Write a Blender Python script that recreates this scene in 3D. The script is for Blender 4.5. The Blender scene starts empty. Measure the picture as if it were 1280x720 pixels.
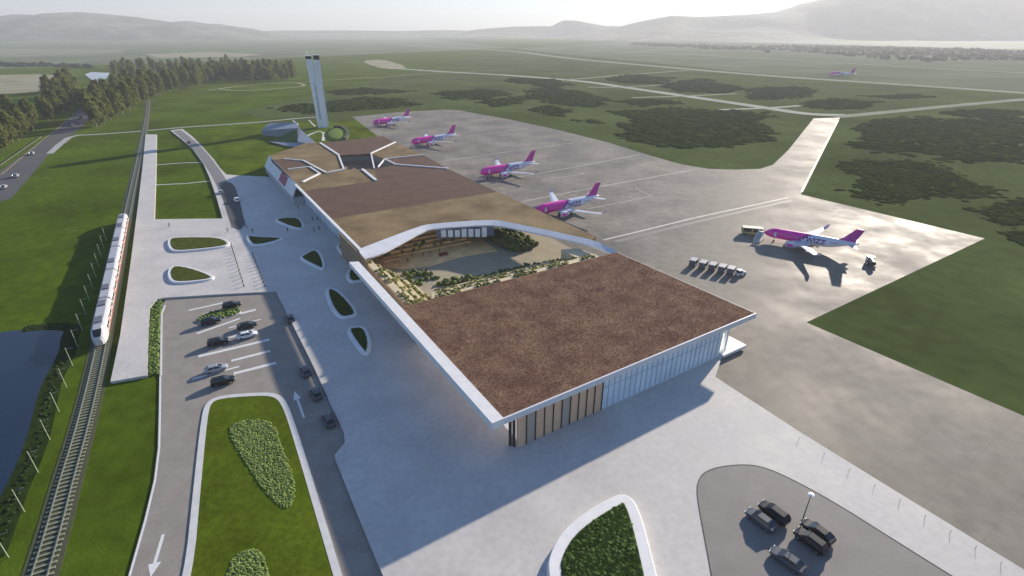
import bpy, bmesh, math, random
import numpy as np
from mathutils import Vector, Matrix
SC = bpy.context.scene
COL = SC.collection
R = math.radians
random.seed(7)
rng = np.random.default_rng(11)

# ---------------------------------------------------------------- camera, sky, sun, exposure
FPX = 655.0; HC = 66.0; PITCH = math.atan(322/655)
cam = bpy.data.cameras.new('camera'); cam.sensor_width = 36; cam.lens = FPX/1280*36
cam.clip_start = 0.5; cam.clip_end = 60000
camo = bpy.data.objects.new('camera', cam); COL.objects.link(camo)
camo.location = (0, 0, HC); camo.rotation_euler = (math.pi/2-PITCH, 0, 0)
SC.camera = camo
SUN_EL = R(17.0); SUN_AZ = math.atan2(.62, .78)          # azimuth from +Y towards +X
world = bpy.data.worlds.new('World'); SC.world = world; world.use_nodes = True
nt = world.node_tree; bgn = nt.nodes['Background']
sky = nt.nodes.new('ShaderNodeTexSky'); sky.sky_type = 'NISHITA'; sky.sun_disc = False
sky.sun_elevation = SUN_EL; sky.sun_rotation = SUN_AZ
sky.altitude = 100; sky.air_density = 1.0; sky.dust_density = 0.3; sky.ozone_density = 6.0
nt.links.new(sky.outputs[0], bgn.inputs[0]); bgn.inputs[1].default_value = 0.078
sl = bpy.data.lights.new('sun', 'SUN'); sl.energy = 4.4; sl.angle = R(0.9); sl.color = (1, .885, .74)
so = bpy.data.objects.new('sun', sl); COL.objects.link(so)
sdir = Vector((math.sin(SUN_AZ)*math.cos(SUN_EL), math.cos(SUN_AZ)*math.cos(SUN_EL), math.sin(SUN_EL)))
so.rotation_euler = (-sdir).to_track_quat('-Z', 'Y').to_euler(); so.location = (0, 0, 200)
vs = SC.view_settings
vs.view_transform = 'Standard'; vs.look = 'None'; vs.gamma = 1; vs.use_curve_mapping = False
vs.exposure = 1.15
SC.cycles.max_bounces = 6

# ---------------------------------------------------------------- helpers
sp_, cp_ = math.sin(PITCH), math.cos(PITCH)
def G(x, y, z=0.0):                     # survey of the photograph: pixel -> point on the plane of height z
    u = (x-640)/FPX; v = (y-360)/FPX
    t = (HC-z)/(sp_+v*cp_)
    return (u*t, (cp_-v*sp_)*t)
def GP(pts, z=0.0): return [G(x, y, z) for x, y in pts]
ROT = R(32.3); EX = (math.cos(ROT), math.sin(ROT)); EY = (-EX[1], EX[0]); ORG = (-2.376, 67.994)
def T2W(s, t): return (ORG[0]+s*EX[0]+t*EY[0], ORG[1]+s*EX[1]+t*EY[1])
def W2T(p):
    dx, dy = p[0]-ORG[0], p[1]-ORG[1]
    return (dx*EX[0]+dy*EX[1], dx*EY[0]+dy*EY[1])

MATS = {}
def M(name, col, rough=.7, var=.15, scale=.5, metal=0., spec=.5, bump=0., bscale=None, col2=None, rvar=0., detail=6, coat=0., emit=None, scale2=None, var2=0., transl=0., joints=None):
    if name in MATS: return MATS[name]
    m = bpy.data.materials.new(name); m.use_nodes = True; t = m.node_tree; b = t.nodes['Principled BSDF']
    b.inputs['Roughness'].default_value = rough; b.inputs['Metallic'].default_value = metal
    b.inputs['Specular IOR Level'].default_value = spec
    if coat: b.inputs['Coat Weight'].default_value = coat; b.inputs['Coat Roughness'].default_value = .08
    tc = t.nodes.new('ShaderNodeTexCoord')
    n = t.nodes.new('ShaderNodeTexNoise'); n.inputs['Scale'].default_value = scale; n.inputs['Detail'].default_value = detail
    n.inputs['Roughness'].default_value = .6
    t.links.new(tc.outputs['Object'], n.inputs['Vector'])
    r = t.nodes.new('ShaderNodeValToRGB'); t.links.new(n.outputs[0], r.inputs[0])
    a = [c*(1-var) for c in col]; c2 = col2 if col2 else [min(1, c*(1+var)) for c in col]
    r.color_ramp.elements[0].position = .35; r.color_ramp.elements[1].position = .65
    r.color_ramp.elements[0].color = (*a, 1); r.color_ramp.elements[1].color = (*c2, 1)
    out = r.outputs[0]
    if scale2:
        n2 = t.nodes.new('ShaderNodeTexNoise'); n2.inputs['Scale'].default_value = scale2; n2.inputs['Detail'].default_value = 4
        t.links.new(tc.outputs['Object'], n2.inputs['Vector'])
        mr = t.nodes.new('ShaderNodeMapRange'); mr.inputs[1].default_value = .3; mr.inputs[2].default_value = .7
        mr.inputs[3].default_value = 1-var2; mr.inputs[4].default_value = 1+var2
        t.links.new(n2.outputs[0], mr.inputs[0])
        hv = t.nodes.new('ShaderNodeVectorMath'); hv.operation = 'SCALE'
        t.links.new(out, hv.inputs[0]); t.links.new(mr.outputs[0], hv.inputs['Scale']); out = hv.outputs[0]
    if joints:                          # saw-cut slab joints: (slab size, joint width, darkening)
        mp = t.nodes.new('ShaderNodeMapping'); mp.inputs['Rotation'].default_value = (0, 0, -R(32.3)); t.links.new(tc.outputs['Object'], mp.inputs[0])
        bk = t.nodes.new('ShaderNodeTexBrick'); bk.offset = 0; bk.inputs['Scale'].default_value = 1.0; bk.inputs['Brick Width'].default_value = joints[0]; bk.inputs['Row Height'].default_value = joints[0]
        bk.inputs['Mortar Size'].default_value = joints[1]; bk.inputs['Mortar Smooth'].default_value = .3
        bk.inputs['Color1'].default_value = (1, 1, 1, 1); q = 1-joints[2]*.35; bk.inputs['Color2'].default_value = (q, q, q, 1); q = 1-joints[2]; bk.inputs['Mortar'].default_value = (q, q, q, 1)
        t.links.new(mp.outputs[0], bk.inputs[0])
        jm = t.nodes.new('ShaderNodeVectorMath'); jm.operation = 'MULTIPLY'; t.links.new(out, jm.inputs[0]); t.links.new(bk.outputs[0], jm.inputs[1]); out = jm.outputs[0]
    t.links.new(out, b.inputs['Base Color'])
    if rvar:
        mr = t.nodes.new('ShaderNodeMapRange'); mr.inputs[1].default_value = .35; mr.inputs[2].default_value = .65
        mr.inputs[3].default_value = max(.03, rough-rvar); mr.inputs[4].default_value = min(1, rough+rvar)
        t.links.new(n.outputs[0], mr.inputs[0]); t.links.new(mr.outputs[0], b.inputs['Roughness'])
    if bump:
        nb = t.nodes.new('ShaderNodeTexNoise'); nb.inputs['Scale'].default_value = bscale or scale*6; nb.inputs['Detail'].default_value = 5
        t.links.new(tc.outputs['Object'], nb.inputs['Vector'])
        bp = t.nodes.new('ShaderNodeBump'); bp.inputs['Strength'].default_value = bump; bp.inputs['Distance'].default_value = .1
        t.links.new(nb.outputs[0], bp.inputs['Height']); t.links.new(bp.outputs[0], b.inputs['Normal'])
    if emit:
        b.inputs['Emission Color'].default_value = (*emit[:3], 1); b.inputs['Emission Strength'].default_value = emit[3]
    if transl:
        tl = t.nodes.new('ShaderNodeBsdfTranslucent'); mx = t.nodes.new('ShaderNodeMixShader'); mx.inputs[0].default_value = transl
        t.links.new(out, tl.inputs[0]); t.links.new(b.outputs[0], mx.inputs[1]); t.links.new(tl.outputs[0], mx.inputs[2])
        t.links.new(mx.outputs[0], t.nodes['Material Output'].inputs[0])
    MATS[name] = m
    return m

class MB:
    def __init__(s): s.v = []; s.f = []; s.m = []
    def add(s, vs_, fs, mi=0):
        o = len(s.v); s.v += [tuple(p) for p in vs_]
        for f in fs: s.f.append(tuple(i+o for i in f)); s.m.append(mi)
        return s
    def box(s, x0, x1, y0, y1, z0, z1, mi=0):
        return s.add([(x0,y0,z0),(x1,y0,z0),(x1,y1,z0),(x0,y1,z0),(x0,y0,z1),(x1,y0,z1),(x1,y1,z1),(x0,y1,z1)],
              [(3,2,1,0),(4,5,6,7),(0,1,5,4),(1,2,6,5),(2,3,7,6),(3,0,4,7)], mi)
    def obox(s, p, q, w, z0, z1, mi=0):          # box along the plan segment p-q, width w
        dx, dy = q[0]-p[0], q[1]-p[1]; L = math.hypot(dx, dy); nx, ny = -dy/L*w/2, dx/L*w/2
        return s.prism([(p[0]-nx,p[1]-ny),(q[0]-nx,q[1]-ny),(q[0]+nx,q[1]+ny),(p[0]+nx,p[1]+ny)], z0, z1, mi)
    def prism(s, poly, z0, z1, mi=0, top=None):
        a = sum(poly[i][0]*poly[(i+1)%len(poly)][1]-poly[(i+1)%len(poly)][0]*poly[i][1] for i in range(len(poly)))
        if a < 0: poly = poly[::-1]; top = top[::-1] if top else None
        n = len(poly)
        vv = [(x, y, z0) for x, y in poly]+[(x, y, (top[i] if top else z1)) for i, (x, y) in enumerate(poly)]
        ff = [tuple(range(n-1, -1, -1)), tuple(range(n, 2*n))]+[(i, (i+1) % n, n+(i+1) % n, n+i) for i in range(n)]
        return s.add(vv, ff, mi)
    def sheet(s, poly, z, mi=0):
        a = sum(poly[i][0]*poly[(i+1)%len(poly)][1]-poly[(i+1)%len(poly)][0]*poly[i][1] for i in range(len(poly)))
        if a < 0: poly = poly[::-1]
        return s.add([(x, y, z) for x, y in poly], [tuple(range(len(poly)))], mi)
    def strip(s, pts, w, z, mi=0):
        n = len(pts); vv = []
        for i, p in enumerate(pts):
            a = pts[max(0, i-1)]; b = pts[min(n-1, i+1)]; dx, dy = b[0]-a[0], b[1]-a[1]; L = math.hypot(dx, dy) or 1
            ww = w[i] if isinstance(w, (list, tuple)) else w
            vv += [(p[0]+dy/L*ww/2, p[1]-dx/L*ww/2, z), (p[0]-dy/L*ww/2, p[1]+dx/L*ww/2, z)]
        return s.add(vv, [(2*i, 2*i+2, 2*i+3, 2*i+1) for i in range(n-1)], mi)
    def wall(s, pts, w, z0, z1, mi=0, closed=False):     # ribbon with height
        n = len(pts); a_ = []; b_ = []
        for i, p in enumerate(pts):
            a = pts[i-1] if (closed or i) else p; b = pts[(i+1) % n] if (closed or i < n-1) else p
            dx, dy = b[0]-a[0], b[1]-a[1]; L = math.hypot(dx, dy) or 1
            a_.append((p[0]+dy/L*w/2, p[1]-dx/L*w/2)); b_.append((p[0]-dy/L*w/2, p[1]+dx/L*w/2))
        vv = [(x, y, z0) for x, y in a_]+[(x, y, z0) for x, y in b_]+[(x, y, z1) for x, y in a_]+[(x, y, z1) for x, y in b_]
        ff = []
        for i in range(n if closed else n-1):
            j = (i+1) % n
            ff += [(2*n+i, 2*n+j, 3*n+j, 3*n+i), (i, j, 2*n+j, 2*n+i), (n+j, n+i, 3*n+i, 3*n+j)]
        if not closed: ff += [(n, 0, 2*n, 3*n), (n-1, 2*n-1, 4*n-1, 3*n-1)]
        return s.add(vv, ff, mi)
    def loft(s, rings, mi=0, caps=True, mfun=None):
        k = len(rings[0]); o = len(s.v)
        for r in rings: s.v += [tuple(p) for p in r]
        for i in range(len(rings)-1):
            for j in range(k):
                a = o+i*k+j; b = o+i*k+(j+1) % k
                s.f.append((a, b, b+k, a+k))
                s.m.append(mfun(rings[i][j], rings[i+1][(j+1) % k]) if mfun else mi)
        if caps:
            s.f.append(tuple(o+j for j in range(k-1, -1, -1))); s.m.append(mfun(rings[0][0], rings[0][0]) if mfun else mi)
            e = o+(len(rings)-1)*k
            s.f.append(tuple(e+j for j in range(k))); s.m.append(mfun(rings[-1][0], rings[-1][0]) if mfun else mi)
        return s
    def tube(s, pts, rad, n=8, mi=0):
        rings = []; pts = [Vector(p) for p in pts]
        for i, p in enumerate(pts):
            d = (pts[min(i+1, len(pts)-1)]-pts[max(i-1, 0)]).normalized()
            u = d.orthogonal().normalized() if abs(d.z) < .999 else Vector((1, 0, 0)); w = d.cross(u)
            r = rad[i] if isinstance(rad, (list, tuple)) else rad
            rings.append([p+(u*math.cos(a)+w*math.sin(a))*r for a in [2*math.pi*k/n for k in range(n)]])
        return s.loft(rings, mi)
    def lathe(s, prof, n=12, c=(0, 0), mi=0):
        return s.loft([[(c[0]+r*math.cos(2*math.pi*k/n), c[1]+r*math.sin(2*math.pi*k/n), z) for k in range(n)] for r, z in prof], mi)
    def cyl(s, c, axis, r, h, n=14, mi=0):        # centred cylinder along axis
        a = Vector(axis).normalized()*h/2; c = Vector(c)
        return s.tube([c-a, c+a], r, n, mi)
    def mesh(s, name, mats, smooth=False):
        me = bpy.data.meshes.new(name); me.from_pydata(s.v, [], s.f)
        for m in (mats if isinstance(mats, (list, tuple)) else [mats]): me.materials.append(m)
        me.polygons.foreach_set('material_index', s.m)
        bm = bmesh.new(); bm.from_mesh(me); bmesh.ops.recalc_face_normals(bm, faces=bm.faces); bm.to_mesh(me); bm.free()
        if smooth: me.polygons.foreach_set('use_smooth', [True]*len(me.polygons))
        me.update(); return me
    def build(s, name, mats, parent=None, smooth=False, kind=None, label=None):
        return link(name, s.mesh(name, mats, smooth), parent, kind, label)
def link(name, me, parent=None, kind=None, label=None):
    o = bpy.data.objects.new(name, me); COL.objects.link(o)
    if parent: o.parent = parent
    if kind: o['kind'] = kind
    if label: o['label'] = label
    return o
def tag(o, label, cat, group=None, kind=None):
    o['label'] = label; o['category'] = cat
    if group: o['group'] = group
    if kind: o['kind'] = kind
    return o
def thing(name, label, cat, loc=(0, 0, 0), rz=0., group=None, scale=1.):
    o = bpy.data.objects.new(name, None); COL.objects.link(o); o.empty_display_size = .5
    o.location = loc; o.rotation_euler = (0, 0, rz); o.scale = (scale,)*3
    return tag(o, label, cat, group)
def copy_tree(o, parent=None):
    c = o.copy(); COL.objects.link(c)
    if parent: c.parent = parent
    for ch in list(o.children): copy_tree(ch, c)
    return c
def place(proto, loc, rz, label, group=None, scale=None):
    c = proto if not proto.get('used') else copy_tree(proto)
    proto['used'] = 1
    c.location = loc; c.rotation_euler = (0, 0, rz); c['label'] = label
    if group: c['group'] = group
    if scale: c.scale = (scale,)*3
    return c
def np_obj(name, V, F, mats, kind='stuff', parent=None, mi=None, smooth=False):
    me = bpy.data.meshes.new(name); V = np.asarray(V, np.float32); F = np.asarray(F, np.int32); k = F.shape[1]
    me.vertices.add(len(V)); me.vertices.foreach_set('co', V.ravel())
    me.loops.add(F.size); me.loops.foreach_set('vertex_index', F.ravel())
    me.polygons.add(len(F)); me.polygons.foreach_set('loop_start', np.arange(0, F.size, k, dtype=np.int32))
    for m in (mats if isinstance(mats, (list, tuple)) else [mats]): me.materials.append(m)
    if mi is not None: me.polygons.foreach_set('material_index', np.asarray(mi, np.int32))
    if smooth: me.polygons.foreach_set('use_smooth', np.ones(len(F), bool))
    me.update(calc_edges=True); me.validate()
    return link(name, me, parent, kind)
def inside(P, poly):
    x, y = P[:, 0], P[:, 1]; r = np.zeros(len(P), bool); n = len(poly)
    for i in range(n):
        x1, y1 = poly[i]; x2, y2 = poly[(i+1) % n]
        if y1 == y2: continue
        c = ((y1 > y) != (y2 > y)) & (x < (x2-x1)*(y-y1)/(y2-y1)+x1); r ^= c
    return r
def scatter(poly, n):
    a = np.array(poly); lo, hi = a.min(0), a.max(0); out = []
    got = 0
    while got < n:
        P = rng.uniform(lo, hi, (n*2, 2)); P = P[inside(P, poly)]; out.append(P); got += len(P)
    return np.concatenate(out)[:n]
def tufts(name, poly, n, h, w, z, mat, parent=None, kind='stuff', zfun=None):
    P = scatter(poly, n); k = 3
    V = np.zeros((n, k, 3, 3)); a0 = rng.uniform(0, 6.28, n)
    for j in range(k):
        a = a0+j*2.1+rng.normal(0, .3, n); hh = h*rng.uniform(.5, 1.2, n); ww = w*rng.uniform(.6, 1.3, n); lean = rng.uniform(.3, 1., n)*w
        zz = zfun(P) if zfun else z
        V[:, j, 0] = np.stack([P[:, 0]-np.sin(a)*ww, P[:, 1]+np.cos(a)*ww, np.zeros(n)+zz-.02], 1)
        V[:, j, 1] = np.stack([P[:, 0]+np.sin(a)*ww, P[:, 1]-np.cos(a)*ww, np.zeros(n)+zz-.02], 1)
        V[:, j, 2] = np.stack([P[:, 0]+np.cos(a)*lean, P[:, 1]+np.sin(a)*lean, zz+hh], 1)
    return np_obj(name, V.reshape(-1, 3), np.arange(n*9).reshape(-1, 3), mat, kind, parent)
_bm = bmesh.new(); bmesh.ops.create_icosphere(_bm, subdivisions=1, radius=1)
ICO_V = np.array([v.co[:] for v in _bm.verts]); ICO_F = np.array([[v.index for v in f.verts] for f in _bm.faces]); _bm.free()
_bm = bmesh.new(); bmesh.ops.create_icosphere(_bm, subdivisions=2, radius=1)
ICO2_V = np.array([v.co[:] for v in _bm.verts]); ICO2_F = np.array([[v.index for v in f.verts] for f in _bm.faces]); _bm.free()
def blobs(name, P, r, flat, z, mats, kind='stuff', parent=None, jit=.25, fine=False):
    n = len(P); bv, bf = (ICO2_V, ICO2_F) if fine else (ICO_V, ICO_F)
    rr = rng.uniform(r[0], r[1], n); a = rng.uniform(0, 6.28, n)
    B = bv[None]*(1+rng.normal(0, jit, (n, len(bv), 1)))
    x = B[..., 0]*np.cos(a)[:, None]-B[..., 1]*np.sin(a)[:, None]; y = B[..., 0]*np.sin(a)[:, None]+B[..., 1]*np.cos(a)[:, None]
    V = np.stack([x*rr[:, None]+P[:, :1], y*rr[:, None]+P[:, 1:2], B[..., 2]*rr[:, None]*flat+z+rr[:, None]*flat*.3], 2)
    F = (bf[None]+(np.arange(n)*len(bv))[:, None, None]).reshape(-1, 3)
    ml = mats if isinstance(mats, (list, tuple)) else [mats]
    mi = np.repeat(rng.integers(0, len(ml), n), len(bf))
    return np_obj(name, V.reshape(-1, 3), F, ml, kind, parent, mi)
def smooth_poly(p, it=2, closed=True, k=.25):
    for _ in range(it):
        q = []
        n = len(p)
        for i in range(n if closed else n-1):
            a, b = p[i], p[(i+1) % n]
            q += [(a[0]*(1-k)+b[0]*k, a[1]*(1-k)+b[1]*k), (a[0]*k+b[0]*(1-k), a[1]*k+b[1]*(1-k))]
        p = q if closed else [p[0]]+q+[p[-1]]
    return p
def resample_(p, d):
    out = []
    for i in range(len(p)-1):
        a, c = p[i], p[i+1]; L = math.hypot(c[0]-a[0], c[1]-a[1]); k = max(1, int(L/d))
        out += [(a[0]+(c[0]-a[0])*j/k, a[1]+(c[1]-a[1])*j/k) for j in range(k)]
    return out
def offset(poly, d):                    # inwards for d>0
    n = len(poly)
    a = sum(poly[i][0]*poly[(i+1) % n][1]-poly[(i+1) % n][0]*poly[i][1] for i in range(n))
    s = 1 if a > 0 else -1; out = []
    for i in range(n):
        p, q, r_ = poly[i-1], poly[i], poly[(i+1) % n]
        dx, dy = r_[0]-p[0], r_[1]-p[1]; L = math.hypot(dx, dy) or 1
        out.append((q[0]-s*dy/L*d, q[1]+s*dx/L*d))
    return out
def bigpoly(p, nx):                     # resample long straight edges
    out = []
    for i in range(len(p)):
        a, b = p[i], p[(i+1) % len(p)]
        for k in range(nx): out.append((a[0]+(b[0]-a[0])*k/nx, a[1]+(b[1]-a[1])*k/nx))
    return out

# ---------------------------------------------------------------- materials
ZG = -.60; ZA = -.56; ZR = -.40
grass = M('meadow_grass', (.074, .112, .009), .95, .3, .02, spec=.0, scale2=.35, var2=.18, bump=.6, bscale=2.)
lawn_m = M('lawn_grass', (.085, .122, .009), .95, .3, .06, spec=.0, scale2=1.2, var2=.2, bump=.6, bscale=6)
field_m = M('airfield_grass', (.078, .105, .032), .95, .25, .012, spec=.0, scale2=.2, var2=.15)
pale_field = M('stubble_field', (.30, .28, .18), .95, .2, .02, spec=.1)
shrub_m = M('dark_heath', (.020, .037, .004), .95, .25, .08, spec=.0, scale2=.8, var2=.3)
apron_m = M('apron_concrete', (.232, .207, .172), .66, .28, .045, spec=.08, rvar=.13, scale2=.35, var2=.14, joints=(7.5, .09, .14), bump=.10, bscale=.25)
taxi_m = M('taxiway_concrete', (.42, .40, .37), .55, .1, .05, rvar=.1)
runway_m = M('runway_strip', (.31, .325, .24), 1., .1, .02, spec=0.); far_taxi_m = M('far_taxiway', (.46, .46, .39), 1., .1, .02, spec=0.)
plaza_m = M('plaza_concrete', (.56, .535, .50), .68, .09, .10, scale2=.9, var2=.07, spec=.25, rvar=.1, joints=(5.0, .05, .07))
asphalt_m = M('asphalt', (.30, .27, .235), .92, .08, .3, scale2=6, var2=.1, spec=.12)
road_m = M('worn_asphalt', (.075, .073, .075), .85, .12, .1, scale2=4, var2=.1)
paint_m = M('road_paint', (.72, .72, .70), .7, .08, 2.)
line_m = M('apron_paint', (.55, .52, .45), .7, .12, .3)
kerb_m = M('kerb_concrete', (.60, .60, .58), .75, .07, 1.)
white_m = M('white_concrete', (.78, .77, .75), .6, .05, .6, scale2=4, var2=.03)
dark_m = M('dark_joint', (.05, .05, .05), .8, .1, 2.)
ballast_m = M('ballast', (.062, .068, .032), .95, .25, 2., scale2=9, var2=.3)
rail_m = M('rail_steel', (.30, .31, .24), .45, .1, 2., metal=.6)
sleeper_m = M('sleeper_concrete', (.25, .26, .18), .85, .12, 2.)
water_m = M('river_water', (.010, .022, .045), .12, .2, .05, spec=.5, bump=.25, bscale=.6)
steel_m = M('galvanised_steel', (.50, .52, .48), .5, .08, 2., metal=.4)
black_m = M('black_rubber', (.02, .02, .022), .7, .1, 5.)
glass_m = M('dark_glass', (.015, .018, .024), .08, .1, 2., spec=.6)
chrome_m = M('bright_metal', (.7, .7, .72), .2, .05, 2., metal=.9)
lampw_m = M('white_plastic', (.85, .85, .83), .4, .03, 2.)
red_m = M('red_lens', (.35, .02, .02), .3, .1, 2.)

# ---------------------------------------------------------------- ground, water, fields
S = 9000
g = MB(); N = 12
for i in range(N):
    for j in range(N):
        x0 = -S+2*S*i/N; y0 = -2000+2*S*j/N*0.8
        g.add([(x0, y0, ZG), (x0+2*S/N, y0, ZG), (x0+2*S/N, y0+2*S/N*.8, ZG), (x0, y0+2*S/N*.8, ZG)], [(0, 1, 2, 3)])
g.build('ground', grass, kind='structure')
def struct(name, poly_px, z, mat, zt=None, px=True, sm=0):
    p = GP(poly_px, z) if px else poly_px
    if sm: p = smooth_poly(p, sm)
    b = MB()
    if zt is None: b.sheet(p, z)
    else: b.prism(p, zt, z)
    return b.build(name, mat, kind='structure')

struct('airfield', [(430,110),(640,60),(900,62),(1280,72),(1700,84),(1700,680),(1280,545),(1000,402),(900,300),(700,200),(560,150),(440,150),(370,160),(300,140)], ZG+.012, field_m)
struct('river', [(-400,424),(0,415),(30,412),(60,409),(88,408),(95,410),(88,416),(86,424),(87,432),(80,446),(75,460),(68,470),(63,482),(60,496),(56,512),(54,528),(50,541),(43,560),(37,578),(27,598),(16,622),(6,652),(-12,700),(-60,800),(-500,900)], ZG+.03, water_m)
struct('far_river', [(106,93),(114,90),(137,91),(134,97),(128,102),(126,108),(122,114),(112,114),(114,107),(116,101)], ZG+.06, M('pale_water', (.35,.38,.42), .15, .1, .02))
struct('stubble_field', [(-200,99),(-60,95),(84,92),(70,104),(58,114),(0,118),(-200,122)], ZG+.03, pale_field, sm=1)
struct('stubble_field', [(180,68),(262,65),(330,68),(300,71),(200,72)], ZG+.08, pale_field)
struct('stubble_field', [(-300,64),(60,61),(160,62),(150,66),(60,70),(-300,76)], ZG+.08, M('pale_meadow', (.20,.23,.13), .95, .2, .01, spec=.1))
struct('stubble_field', [(450,76),(478,74),(512,84),(494,87),(470,84)], ZG+.05, pale_field, sm=1)
struct('bare_ground', [(500,36+9),(900,52),(1280,62),(1700,66),(1700,52),(900,48)], ZG+.08, M('pale_plain', (.125,.15,.095), .95, .2, .004, spec=.1))

struct('meadow', [(-400,100),(330,74),(500,66),(640,60),(500,45),(-400,45)], ZG+.016, M('haze_pale_meadow', (.15,.185,.105), .95, .25, .006, spec=.0))  # far grass sheet, haze paleness put into its colour
struct('meadow', [(640,61),(960,93),(1280,114),(1500,130),(1800,100),(1700,55),(900,45)], ZG+.02, M('haze_pale_pasture', (.15,.17,.10), .95, .2, .006, spec=.0))  # right-hand far grass, also lightened in colour to stand for haze
# airport surfaces
apron_px = [(440,146),(500,140),(556,137),(575,138),(640,150),(700,163),(760,178),(815,195),(850,205),(885,211),(920,212),(950,211),(966,206),(985,188),(1017,148),(1050,147),(1026,195),(1001,243),(1231,298),(1008,403),(1280,520),(1500,616),(1700,780),(1500,880),(1460,900)]
ap = GP(apron_px, ZA)+GP([(1300,760),(1100,640),(960,540)], ZA)+[T2W(50, 3), T2W(40, 20), T2W(40, 255)]+GP([(472,170)], ZA)
struct('apron', ap, ZA, apron_m, ZG-.1, px=False)
plz = GP([(138,477),(150,420),(163,330),(172,260),(178,210),(182,168),(196,168),(195,220),(193,274),(278,273),(271,248),(262,222),(254,204),(240,185),(226,173),(213,163),(228,161),(240,170),(252,182),(268,200),(275,210),(283,218),(296,219),(337,221)])
plz += [T2W(3, 200), T2W(3, 238), T2W(60, 238), T2W(60, 44), T2W(60, 6), T2W(59, 0)]+GP([(894,471),(1000,540),(1120,614),(1280,712),(1420,800),(1420,1000),(600,1000),(527,850),(479,720),(449,648),(420,576),(418,569),(431,553),(430,541),(388,450),(345,364),(270,368),(206,372),(196,374),(187,385),(185,430),(184,469)])
struct('plaza', plz, 0, plaza_m, -.75, px=False)
rd = GP([(199,470),(200,390),(203,380),(210,372),(350,356),(392,430),(440,540),(440,580),(500,720),(570,850),(640,1000),(20,1000),(110,850),(160,720),(180,650),(192,600),(197,560),(198,520)], ZR)
struct('car_park', rd, ZR, asphalt_m, -.76, px=False)
b = MB(); b.strip(smooth_poly(GP([(221,163),(240,178),(256,196),(270,216),(283,240),(291,258),(299,284)], .012), 2, False), 5.2, .012); b.build('drop_off_road_and_shade', M('drop_off_asphalt', (.20,.195,.19), .8, .1, .2), kind='structure')
b = MB(); b.sheet(smooth_poly(GP([(273,230),(292,226),(303,262),(306,286),(291,288),(281,258)], .02), 2), .02); b.build('drop_off_road_and_shade', road_m, kind='structure')  # dark sheet over the road: shade painted in as darker asphalt
lot_px = [(920,860),(893,740),(884,690),(876,648),(871,618),(872,602),(880,590),(900,583),(935,580),(962,586),(1000,604),(1050,632),(1110,670),(1190,720),(1280,776),(1380,860)]
lot = smooth_poly(GP(lot_px, .012), 2)
struct('parking_bay', lot, .012, M('bay_asphalt', (.225, .208, .19), .75, .08, .25, scale2=5, var2=.08, spec=.4), px=False)
b = MB(); b.wall(lot, .16, .0, .035, closed=True); b.build('drain_channel', dark_m, kind='structure')
hw = GP([(-420,330),(-120,290),(14,248),(63,191),(86,171),(101,160),(112,148),(118,136),(121,124),(112,124),(100,136),(84,150),(55,173),(0,214),(-120,245),(-420,300)], ZG+.03)
struct('highway', hw, ZG+.03, road_m, px=False)
b = MB(); b.strip(GP([(-200,246),(-100,240),(2,218),(28,196),(52,176),(82,152)], ZG+.05), .35, ZG+.05); b.build('edge_line', M('yellow_paint', (.55,.45,.12), .7, .1, 1.), kind='structure')
b = MB(); b.strip(GP([(62,192),(74,181),(86,172),(97,169),(120,168),(175,164),(230,159),(320,153),(372,148),(398,146)], ZG+.05), [3.6,4,4,4,3.6,3.6,3.6,3.6,3.6,3.6], ZG+.05)
b.build('footpath', taxi_m, kind='structure')
for pp in ([(196,206),(230,203.5),(256,203)], [(194,231),(230,229.5),(264,226)]):
    b = MB(); b.strip(GP(pp, ZG+.03), 1.1, ZG+.03); b.build('footpath', kerb_m, kind='structure')
b = MB(); b.wall(GP([(201,470),(202,392),(206,382)], ZR), .35, ZR-.2, ZR+.12); b.build('kerb', kerb_m, kind='structure')
b = MB(); b.strip(GP([(162,720),(182,650),(194,600),(199,560),(200,520),(200.5,470)], ZR+.008), .32, ZR+.008); b.build('edge_line', paint_m, kind='structure')

# airfield strips
def strip(name, px, w, z, mat):
    b = MB(); b.strip(smooth_poly(GP(px, z), 2, False), w, z); return b.build(name, mat, kind='structure')
strip('runway', [(500,56),(640,63),(700,72),(800,81),(960,95),(1120,105),(1280,116),(1500,132)], 30, ZG+.05, runway_m)
strip('service_road', [(520,57),(640,59),(700,61),(850,67),(960,74),(1280,91),(1500,103)], 14, ZG+.06, runway_m)
strip('taxiway', [(500,86),(560,90),(640,94),(735,102),(780,109),(857,120),(960,135),(1010,143),(1060,144)], 15, ZG+.07, far_taxi_m)
strip('taxiway', [(1045,146),(1100,141),(1180,133),(1280,124),(1400,115)], 12, ZG+.09, runway_m)
strip('taxiway', [(672,103),(740,97),(800,92),(860,88)], 10, ZG+.075, runway_m)
strip('taxiway', [(735,109),(780,109),(830,106)], 8, ZG+.08, runway_m)
strip('taxiway', [(790,122),(857,120),(920,117)], 8, ZG+.085, runway_m)
strip('taxiway', [(900,137),(960,135),(1000,132)], 7, ZG+.095, far_taxi_m)
strip('field_track', [(260,113),(300,107),(345,104),(372,103),(384,107),(360,110),(300,114),(270,111)], 5, ZG+.06, pale_field)
strip('field_track', [(372,103),(430,99),(480,96),(560,90),(640,87)], 4, ZG+.065, runway_m)

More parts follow.
